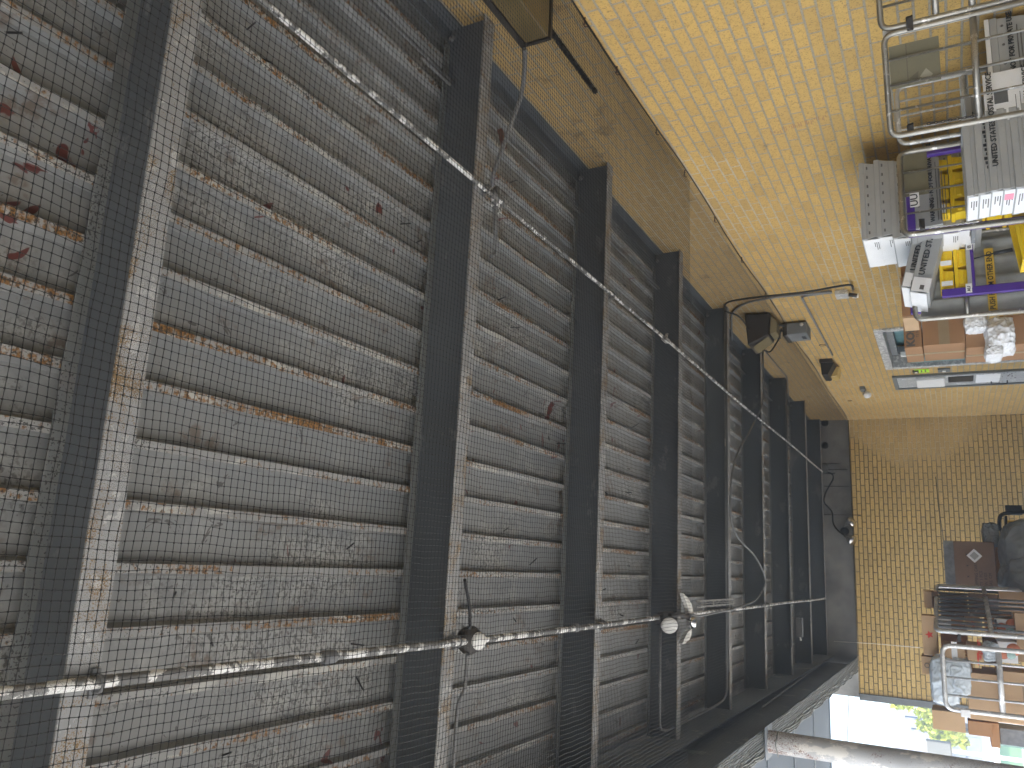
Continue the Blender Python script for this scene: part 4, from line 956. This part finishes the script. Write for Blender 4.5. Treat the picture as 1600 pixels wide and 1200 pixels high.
# white poly bags between cartons
from mathutils import noise as mn
def bag(label, c, s, m, seed=1, sub=3, amp=.18, cat='bag', grp=None, name='mail_bag', sq=.5):
    bm = bmesh.new(); bmesh.ops.create_cube(bm, size=2); bmesh.ops.subdivide_edges(bm, edges=bm.edges[:], cuts=34, use_grid_fill=True)
    o_ = Vector((seed * 7.3, seed * 3.1, seed))
    for v in bm.verts:
        p = v.co.copy(); q = p.normalized() * 1.25; p = p.lerp(q, sq)
        u = Vector((p.x * s[0], p.y * s[1], p.z * s[2])); w_ = u * (.22 / max(s)) * 9
        rd = 1 - abs(mn.noise(w_ * 1.1 + o_)) * 2; r2 = 1 - abs(mn.noise(w_ * 2.6 + o_ * 2)) * 2
        k = 1 + amp * (rd ** 3 * .55 + r2 ** 3 * .30 + mn.noise(w_ * .5 + o_) * .9 - .25)
        v.co = u * k
    me = bpy.data.meshes.new(name); bm.to_mesh(me); bm.free(); me.materials.append(m)
    for p_ in me.polygons: p_.use_smooth = True
    o = bpy.data.objects.new(name, me); C.objects.link(o); o.location = c; return tag(o, label, cat, grp)
bag('crumpled white mailing bag squeezed between the brown cartons', atY(1563, 521, 6.9) + Vector((0, .1, 0)), (.115, .2, .095), m_paper, 3, name='mailing_bag')
bag('small white parcel under the crumpled mailing bag', atY(1552, 551, 6.98), (.05, .14, .055), m_paper, 5, name='mailing_bag')
bag('white paper scrap lying over the tan cartons beside the canvas cart', atY(1525, 499, 6.8) + Vector((0, .1, 0)), (.07, .1, .07), m_paper, 8, name='mailing_bag')
cg = cart('fourth wire cart loaded with tan cartons in front of the doorway', (1.9, 7.3), [(1.68, 7.0), (2.3, 7.0), (2.3, 7.9), (1.68, 7.9)], ZT, None)
# filler cartons down to the tray so nothing floats
carton('large brown carton at the bottom of the doorway cart', 1.68, 7.02, .2, .6, .7, max(.1, atY(1640, 515, YG).z - .22), mf=m_card)

# ------------------------------------------------------------------ left group: carts F with parcels, wrapped carton E, grey bag
YF = 8.0; fz = lambda px, py=1060, Y=YF: atY(px, py, Y).z; fx = lambda py, px=1520, Y=YF: atY(px, py, Y).x
cF = thing('wire_cart', 'large wire cart full of parcels at the open side of the dock', 'cart', (-.7, 8.5, 0), 0, 'wheeled wire carts'); O = cF.location
b = MB().box((-.45, -.45, .15), (.45, .5, .2)); b.build('base_tray', m_steelL, cF, bevel=.006); casters(cF, [(-.38, -.38), (.38, -.38), (.38, .42), (-.38, .42)])
zf = fz(1475); XLf, XRf = fx(1112), fx(1012)
panel(cF, (XLf-O.x, YF-O.y), (XRf-O.x, YF-O.y), .2, zf, 0, (fz(1563),), r=.020, rb=.008, m=m_steelL, rbc=.022, name='gate', corner=.07)
b = MB()
for py in (1035, 1062, 1090):
    X = fx(py) - O.x; b.tube([(X, YF-O.y, .2), (X, YF-O.y, zf - .004)], .010, 8)
b.build('bars', m_steelL, cF)
# second, oblique panel (near corner to far corner)
cn_, cf_ = (fx(990), YF + .02), (atY(1520, 918, 9.3).x, 9.3)
nb = 10; d = Vector((cf_[0]-cn_[0], cf_[1]-cn_[1], 0)); zt = fz(1467)
b = MB(); A_ = Vector((cn_[0]-O.x, cn_[1]-O.y, 0)); up = Vector((0, 0, 1))
b.tube(fillet([A_ + up*.2, A_ + up*zt, A_ + d + up*zt, A_ + d + up*.2], .07), .02, 10); b.build('side_gate', m_steelL, cF)
b = MB()
for i in range(1, nb+1):
    p = A_ + d*(i/(nb+1)); b.tube([p + up*.2, p + up*(zt-.003)], .0125, 8)
b.build('bars', m_pipeg, cF)
b = MB().tube([A_ + up*fz(1555), A_ + d + up*fz(1555)], .02, 8); b.build('crossbar', m_steelL, cF)
latch(cF, (fx(998)-O.x, YF - .03 - O.y, fz(1503)), (1, 0, 0)); 
b = MB().box((-.03, -.012, -.035), (.03, .012, .035)); o = b.build('tag_plate', m_white, cF, bevel=.004); o.location = (fx(1115)-O.x, YF-.035-O.y, fz(1505))
# parcels in F, two columns; front faces at Y = 8.1
def P8(label, xt, xb, yl, yr, Y=8.12, d=.5, **k): return pxbox(label, xt, xb, yl, yr, Y, d, grp='parcels in the open side cart', **k)
P8('long brown carton at the bottom left of the open side cart behind the bars', 1513, 1600, 1128, 1055, mf=m_cardL)[0]
t, e = P8('brown carton with a small square logo low in the open side cart', 1562, 1640, 1132, 1052, Y=8.1, mf=m_cardL)
hh = e[3]-e[2]; ww = e[1]-e[0]
text_part('L K', .06, m_inkg, t, frameT((-ww/2 + .15, -.253, hh*.30 + .0), (1, 0, 0), (0, 0, 1)), bold=.001)
text_part('T O K', .06, m_inkg, t, frameT((-ww/2 + .13, -.253, hh*.30 - .08), (1, 0, 0), (0, 0, 1)), bold=.001)
b = MB(); X0b, X1b, Z0b, Z1b = -ww/2 + .11, -ww/2 + .32, hh*.30 - .10, hh*.30 + .07
b.box((X0b, -.2525, Z0b), (X1b, -.2508, Z0b+.005)).box((X0b, -.2525, Z1b), (X1b, -.2508, Z1b+.005)).box((X0b, -.2525, Z0b), (X0b+.005, -.2508, Z1b)).box((X1b, -.2525, Z0b), (X1b+.005, -.2508, Z1b)); b.build('logo_frame', m_inkg, t)
t, e = P8('tall tan parcel with a red star rising above the open side cart', 1441, 1464, 1024, 962, Y=8.3, d=.4, mf=m_cardL, tape=False)
hh = e[3]-e[2]; ww = e[1]-e[0]; b = MB(); vs = []
for k in range(10):
    a = math.pi/2 + k*math.pi/5; rr = .036 if k % 2 == 0 else .015; vs.append((ww*.02 + rr*math.cos(a), -.2022, hh*.5 + rr*math.sin(a)))
b.add(vs + [(v[0], v[1]-.001, v[2]) for v in vs], [tuple(range(10)), tuple(range(19, 9, -1))] + [(i, (i+1) % 10, (i+1) % 10 + 10, i+10) for i in range(10)]); b.build('red_star', m_red, t)
t, e = P8('tan parcel with small round logo left of the star parcel', 1440, 1462, 1054, 1026, Y=8.32, d=.4, mf=m_cardL, tape=False)
b = MB().lathe([(.016, 0), (.022, .002), (.022, 0)], 16, T=frameT((0, -.2025, (e[3]-e[2])*.6), (1, 0, 0), (0, 0, 1))); b.build('round_logo', m_inkg, t)
t, e = P8('small open carton with dark inside behind the star parcel', 1444, 1466, 950, 924, Y=8.9, d=.4, mf=m_cardD, tape=False)
MB().box(((e[1]-e[0])/2 + .001, -.2, .01), ((e[1]-e[0])/2 + .01, .2, e[3]-e[2] + .01)).build('flap', m_cardL, t)
MB().box((-(e[1]-e[0])/2, -.215, (e[3]-e[2])*.45), ((e[1]-e[0])/2, -.201, (e[3]-e[2])*1.02)).build('pale_flap', m_cardL, t)
t, e = P8('brown parcel with a white address label behind the top of the front gate', 1474, 1508, 1032, 1008, Y=8.14, mf=m_cardL)
MB().box((-.08, -.2525, (e[3]-e[2])*.35), (.09, -.2508, (e[3]-e[2])*.62)).build('address_label', m_paper, t)
t, e = P8('parcel printed with a red web address in the open side cart', 1511, 1537, 1032, 1008, Y=8.13, mf=m_cardL)
text_part('target.com', .05, m_red, t, frameT((-(e[1]-e[0])/2 + .01, -.2525, .02), (1, 0, 0), (0, 0, 1)), bold=.001, sx=.75)
MB().box((-.1, -.2525, .04), (.0, -.2508, .05)).build('red_bar', m_red, t)
t, e = P8('brown parcel with pale label in the upper row beside the oblique gate', 1472, 1506, 985, 965, Y=8.5, mf=m_card)
MB().box((-.05, -.2525, .1), (.05, -.2508, .2)).build('address_label', m_paper, t)
t, e = P8('tan parcel with red print in the upper row beside the oblique gate', 1508, 1533, 985, 966, Y=8.5, mf=m_cardL)
text_part('eon', .05, m_red, t, frameT((-.04, -.2525, .05), (1, 0, 0), (0, 0, 1)))
for i, (xt, xb, yl, yr) in enumerate(((1558, 1588, 990, 968), (1560, 1590, 1036, 1003))):
    t, e = P8(['white parcel with orange and teal circles behind the oblique gate', 'white parcel with orange circle and red marks behind the front gate'][i], xt, xb, yl, yr, Y=8.3 if i == 0 else 8.12, mf=m_paper, tape=False)
    b = MB(); W_, H_ = e[1]-e[0], e[3]-e[2]
    for (cx, cz, rr) in ((.3, .2, .05), (-.2, .75, .04)): b.lathe([(0, .0015), (rr, .001), (rr, 0)], 20, T=frameT((cx*W_*.5, -.2525, cz*H_), (1, 0, 0), (0, 0, 1)))
    b.build('orange_circle', plain('orange_print', (.62, .22, .12), .5), t)
    MB().lathe([(0, .0015), (.035, .001), (.035, 0)], 20, T=frameT((-.1*W_, -.2526, .35*H_), (1, 0, 0), (0, 0, 1))).build('teal_circle', plain('teal_print', (.45, .62, .58), .5), t)
P8('light carton at the bottom of the upper row behind the oblique gate', 1588, 1640, 1036, 960, Y=8.2, mf=m_cardL)
P8('shadowed brown carton behind the red address parcel', 1538, 1560, 1036, 1000, Y=8.35, mf=m_cardD)
P8('brown carton under the pale blue bag', 1538, 1562, 1100, 1050, Y=8.4, mf=m_cardD)
P8('brown carton leaning out at the open side of the parcel cart', 1457, 1508, 1142, 1112, Y=8.15, d=.35, mf=m_cardL)
P8('flattened brown carton edge below the leaning carton', 1513, 1550, 1150, 1128, Y=8.15, d=.3, mf=m_card)
P8('thin brown carton standing on its edge by the open side', 1548, 1562, 1168, 1130, Y=8.2, d=.3, mf=m_card, tape=False)
P8('dark grey box at the very bottom of the open side stack', 1563, 1640, 1168, 1142, Y=8.25, d=.3, mf=m_tapeg, tape=False)
bag('pale blue plastic mailing bag bulging through the front gate', atY(1477, 1062, 8.25), (.19, .14, .105), m_bagb, 11, name='mailing_bag', amp=.11)
bag('pale blue plastic mailing bag pressed under the upper bag', atY(1499, 1056, 8.22), (.15, .12, .085), m_bagb, 14, name='mailing_bag', amp=.11)
bag('small pale blue pouch low between the parcels', atY(1549, 1018, 8.14), (.07, .06, .055), m_bagb, 17, name='mailing_bag')
for i, (lb, xt, xb, yl, yr, mm) in enumerate((('brown carton deep behind the oblique gate, upper left', 1470, 1512, 1020, 975, m_card), ('tan carton deep in the cart behind the address label parcel', 1472, 1520, 1058, 1024, m_cardL),
        ('brown carton deep behind the middle of the oblique gate', 1514, 1560, 962, 928, m_cardD), ('tan carton deep in the cart beneath the white circle parcels', 1540, 1610, 1010, 958, m_card), ('dark carton deep at the top of the oblique gate', 1470, 1512, 968, 930, m_cardD), ('tan carton deep at the far low corner of the open side cart', 1562, 1640, 960, 926, m_cardL))):
    P8(lb, xt, xb, yl, yr, Y=8.72 if i < 2 else 9.0, d=.25, mf=mm)
# E: big wrapped carton
t, e = pxbox('big brown carton wrapped in clear tape with a diamond label', 1476, 1556, 922, 846, 9.6, .6, mf=m_cardD, tape=False)
W_, H_ = e[1]-e[0], e[3]-e[2]
b = MB().box((-W_/2 - .002, -.304, H_*.80), (W_/2 + .002, -.301, H_ + .002)); b.build('wrapped_film', m_tapeg, t, bevel=.001)
T_ = frameT((.10, -.304, H_*.40), (1, 0, 1), (-1, 0, 1)); b = MB().box((-.05, -.05, 0), (.05, .05, .001), T=T_); b.build('diamond_label', m_paper, t)
b = MB().box((-.03, -.03, .0012), (.03, .03, .002), T=T_); b.build('label_print', m_tub, t)
b = MB()
for k in range(4):
    x = -.22 + k*.11; b.box((x-.02, -.3025, H_*.52), (x+.02, -.3012, H_*.522)).box((x-.02, -.3025, H_*.57), (x+.02, -.3012, H_*.572)).box((x-.006, -.3025, H_*.535), (x+.006, -.3012, H_*.56))
b.build('handling_mark', m_ink, t)
for k, tx in enumerate(('SHIPPING CARTON', 'QTY 1 PCS', 'N.W. KGS', 'MEAS. CM')): text_part(tx, .038, m_ink, t, frameT((-.23, -.3025, H_*(.36 - .09*k)), (1, 0, 0), (0, 0, 1)))
hz = thing('wire_cart', 'wire cart at the back carrying the big wrapped carton', 'cart', (.1, 9.9, 0), 0, 'wheeled wire carts')
MB().box((-.7, -.35, .15), (.9, .5, .2)).build('base_tray', m_steel, hz); casters(hz, [(-.6, -.3), (.8, -.3), (.8, .4), (-.6, .4)])
carton('plain brown carton under the big wrapped carton', e[0], 9.64, .2, W_ * .9, .6, max(.05, e[2] - .205), mf=m_card)
bag('big shiny grey plastic bag beside the wrapped carton', atY(1614, 872, 9.45) + Vector((0, .1, 0)), (.33, .22, .24), m_bag, 21, name='plastic_bag', amp=.09, sq=.6)
bag('slumped grey plastic bag beneath the big shiny one', atY(1628, 914, 9.4) + Vector((0, .1, 0)), (.28, .22, .30), m_bag, 24, name='plastic_bag', amp=.09, sq=.6)
bag('grey neck of a plastic bag tied beside the dark cart rail', atY(1548, 838, 9.75), (.13, .1, .07), m_bag, 27, name='plastic_bag', amp=.12)
# dark cart rail
ah = thing('wire_cart', 'dark tubed cart at the far wall with a yellow tray', 'cart', (.7, 10.4, 0), 0, 'wheeled wire carts'); O = ah.location
q = [atY(1640, 798, 10.0), atY(1562, 803, 10.0), atY(1561, 830, 10.0), atY(1640, 838, 10.0)]
b = MB().tube(fillet([(v.x-O.x, v.y-O.y, v.z) for v in [atY(1700, 790, 10.0)] + q[1:3] + [atY(1700, 842, 10.0)]], .06), .02, 10)
b.tube([(atY(1572, 806, 10).x-O.x, -.4, atY(1572, 806, 10).z), (atY(1572, 836, 10).x-O.x, -.4, atY(1572, 836, 10).z)], .012, 8); b.build('rail', m_dark, ah)
MB().box((-.3, -.4, .15), (.3, .4, .2)).build('base_tray', m_dark, ah); casters(ah, [(-.25, -.3), (.25, -.3), (.25, .3), (-.25, .3)])
p = atY(1580, 822, 10.1); MB().box((p.x-.1-O.x, .1-.4, p.z-.3), (p.x+.06-O.x, .14-.4, p.z+.03)).build('yellow_panel', m_yel, ah)
p = atY(1580, 798, 10.1); MB().box((p.x-.04-O.x, .1-.4, p.z-.1), (p.x+.06-O.x, .2-.4, p.z+.05)).build('motor_box', m_dark, ah)

# ------------------------------------------------------------------ outside
h = thing('neighbour_house', 'pale sunlit house with a shingled roof beyond the dock', 'house', (-5.5, 32, -1.2))
hx0, hx1 = atY(1440, 1178, 32).x - 6, atY(1440, 1092, 32).x + 3; O = h.location
ze = atY(1483, 1140, 32).z; zr_ = atY(1393, 1125, 34).z
MB().box((-8, 0, 0), (2.6, 7, ze + 1.2)).build('wall', m_siding, h)
b = MB().prism([(-.5, ze + 1.15), (3.5, zr_ + 1.2), (7.5, ze + 1.15)], 'x', -8.3, 1.6); b.build('roof', m_shingle, h)
b = MB()
for px, py in ((1420, 1121), (1430, 1140)):
    p = atY(px, py, 33); b.lathe([(.05, -.4), (.05, .12), (0, .12)], 12, T=Matrix.Translation((p.x-O.x, p.y-O.y, p.z-O.z)))
b.build('vent_pipe', m_black, h)
p = atY(1505, 1168, 31.9); 
for k in range(2):
    p = atY(1498 + k*22, 1178, 31.9); MB().box((p.x-.7-O.x, -.06, p.z-.25-O.z), (p.x+.5-O.x, -.01, p.z+.2-O.z)).build('window', m_pane, h)
b = MB().box((2.62, .5, 0), (2.9, 6.5, ze + .4)); b.build('porch', m_white, h)
h2 = thing('green_garage', 'low green sided garage beside the pale house', 'garage', (-5.2, 27, -1.2)); O = h2.location
p0, p1 = atY(1560, 1195, 27), atY(1560, 1165, 27)
MB().box((p0.x-2-O.x, 0, 0), (p1.x-O.x, 3, atY(1562, 1180, 27).z - O.z)).build('wall', m_green, h2)
MB().box((p0.x-2.1-O.x, -.1, atY(1562, 1180, 27).z - O.z), (p1.x+.1-O.x, 3.1, atY(1557, 1180, 27).z - O.z)).build('roof', m_white, h2)
b = MB(); 
for k in range(6): zz = .2 + k*.25; b.box((p0.x-2-O.x, -.02, zz), (p1.x-O.x, -.002, zz+.02))
b.build('siding_line', m_white, h2)
def tree(label, c, rx, ry, rz_, n, trunk_h, seed):
    t = thing('leafy_tree', label, 'tree', (c[0], c[1], -1.2)); r_ = random.Random(seed)
    b = MB().tube([(0, 0, 0), (.05, 0, trunk_h*.5), (0, .05, trunk_h)], [.16, .12, .07], 8)
    for k in range(5):
        a = k*1.3; b.tube([(0, 0, trunk_h*.7), (rx*.5*math.cos(a), ry*.5*math.sin(a), trunk_h + rz_*.3)], [.06, .02], 6)
    b.build('trunk', m_bark, t)
    b = MB(); cl = [(r_.gauss(0, .5)*rx, r_.gauss(0, .5)*ry, r_.gauss(0, .45)*rz_) for _ in range(26)]
    for i in range(n):
        q = cl[r_.randrange(26)]; s = r_.uniform(.05, .11); p = Vector((q[0] + r_.gauss(0, .16)*rx, q[1] + r_.gauss(0, .16)*ry, trunk_h + rz_*.3 + q[2] + r_.gauss(0, .15)*rz_))
        a = Vector((r_.gauss(0, 1), r_.gauss(0, 1), r_.gauss(0, 1))).normalized(); c_ = a.cross(Vector((.3, .5, .8))).normalized()
        b.add([p - a*s, p + c_*s*.5, p + a*s, p - c_*s*.5], [(0, 1, 2, 3)])
    b.build('crown', m_leaf, t)
p = atY(1462, 1132, 24); tree('yellow green tree below the pale house roof', (p.x, 24), .36, .4, .46, 2600, p.z + 1.2 - .2, 3)
p = atY(1385, 1088, 22); tree('yellow green branch tree top beside the end wall corner', (p.x + .2, 22), .3, .35, .3, 1300, p.z + 1.2 - .2, 5)
# meter box on a pale post
mb = thing('meter_box', 'small grey utility box on a pale post outside the dock', 'utility box', (0, 0, 0)); p = atY(1465, 1170, 17)
MB().box((p.x-.14, 16.9, p.z-.22), (p.x+.14, 17.05, p.z+.18)).build('box', m_topf, mb, bevel=.02); MB().box((p.x-.03, 16.97, -1.2), (p.x+.03, 17.03, p.z-.222)).build('post', m_white, mb)
# utility line outside
p0, p1 = atY(1327, 1070, 16), atY(1320, 1240, 16)
tag(MB().tube([p0 + (p0-p1)*.3, p0, (p0+p1)/2, p1, p1 + (p1-p0)*2], .012, 6).build('utility_line', m_pipeg), 'thin dark overhead line crossing the white sky', 'overhead line')
# ------------------------------------------------------------------ air
hm = bpy.data.materials.new('air'); hm.use_nodes = True; hn = hm.node_tree; hn.nodes.clear()
pv = hn.nodes.new('ShaderNodeVolumePrincipled'); pv.inputs['Color'].default_value = (.62, .78, 1, 1); pv.inputs['Density'].default_value = .017; pv.inputs['Anisotropy'].default_value = .25  # thin blue volume added to stand in for lens flare
ho = hn.nodes.new('ShaderNodeOutputMaterial'); hn.links.new(pv.outputs[0], ho.inputs['Volume'])
tag(MB().box((-24, -14, -2.7), (6.5, 44, 6.6)).build('haze', hm), 'thin bluish air under the canopy', kind='stuff')
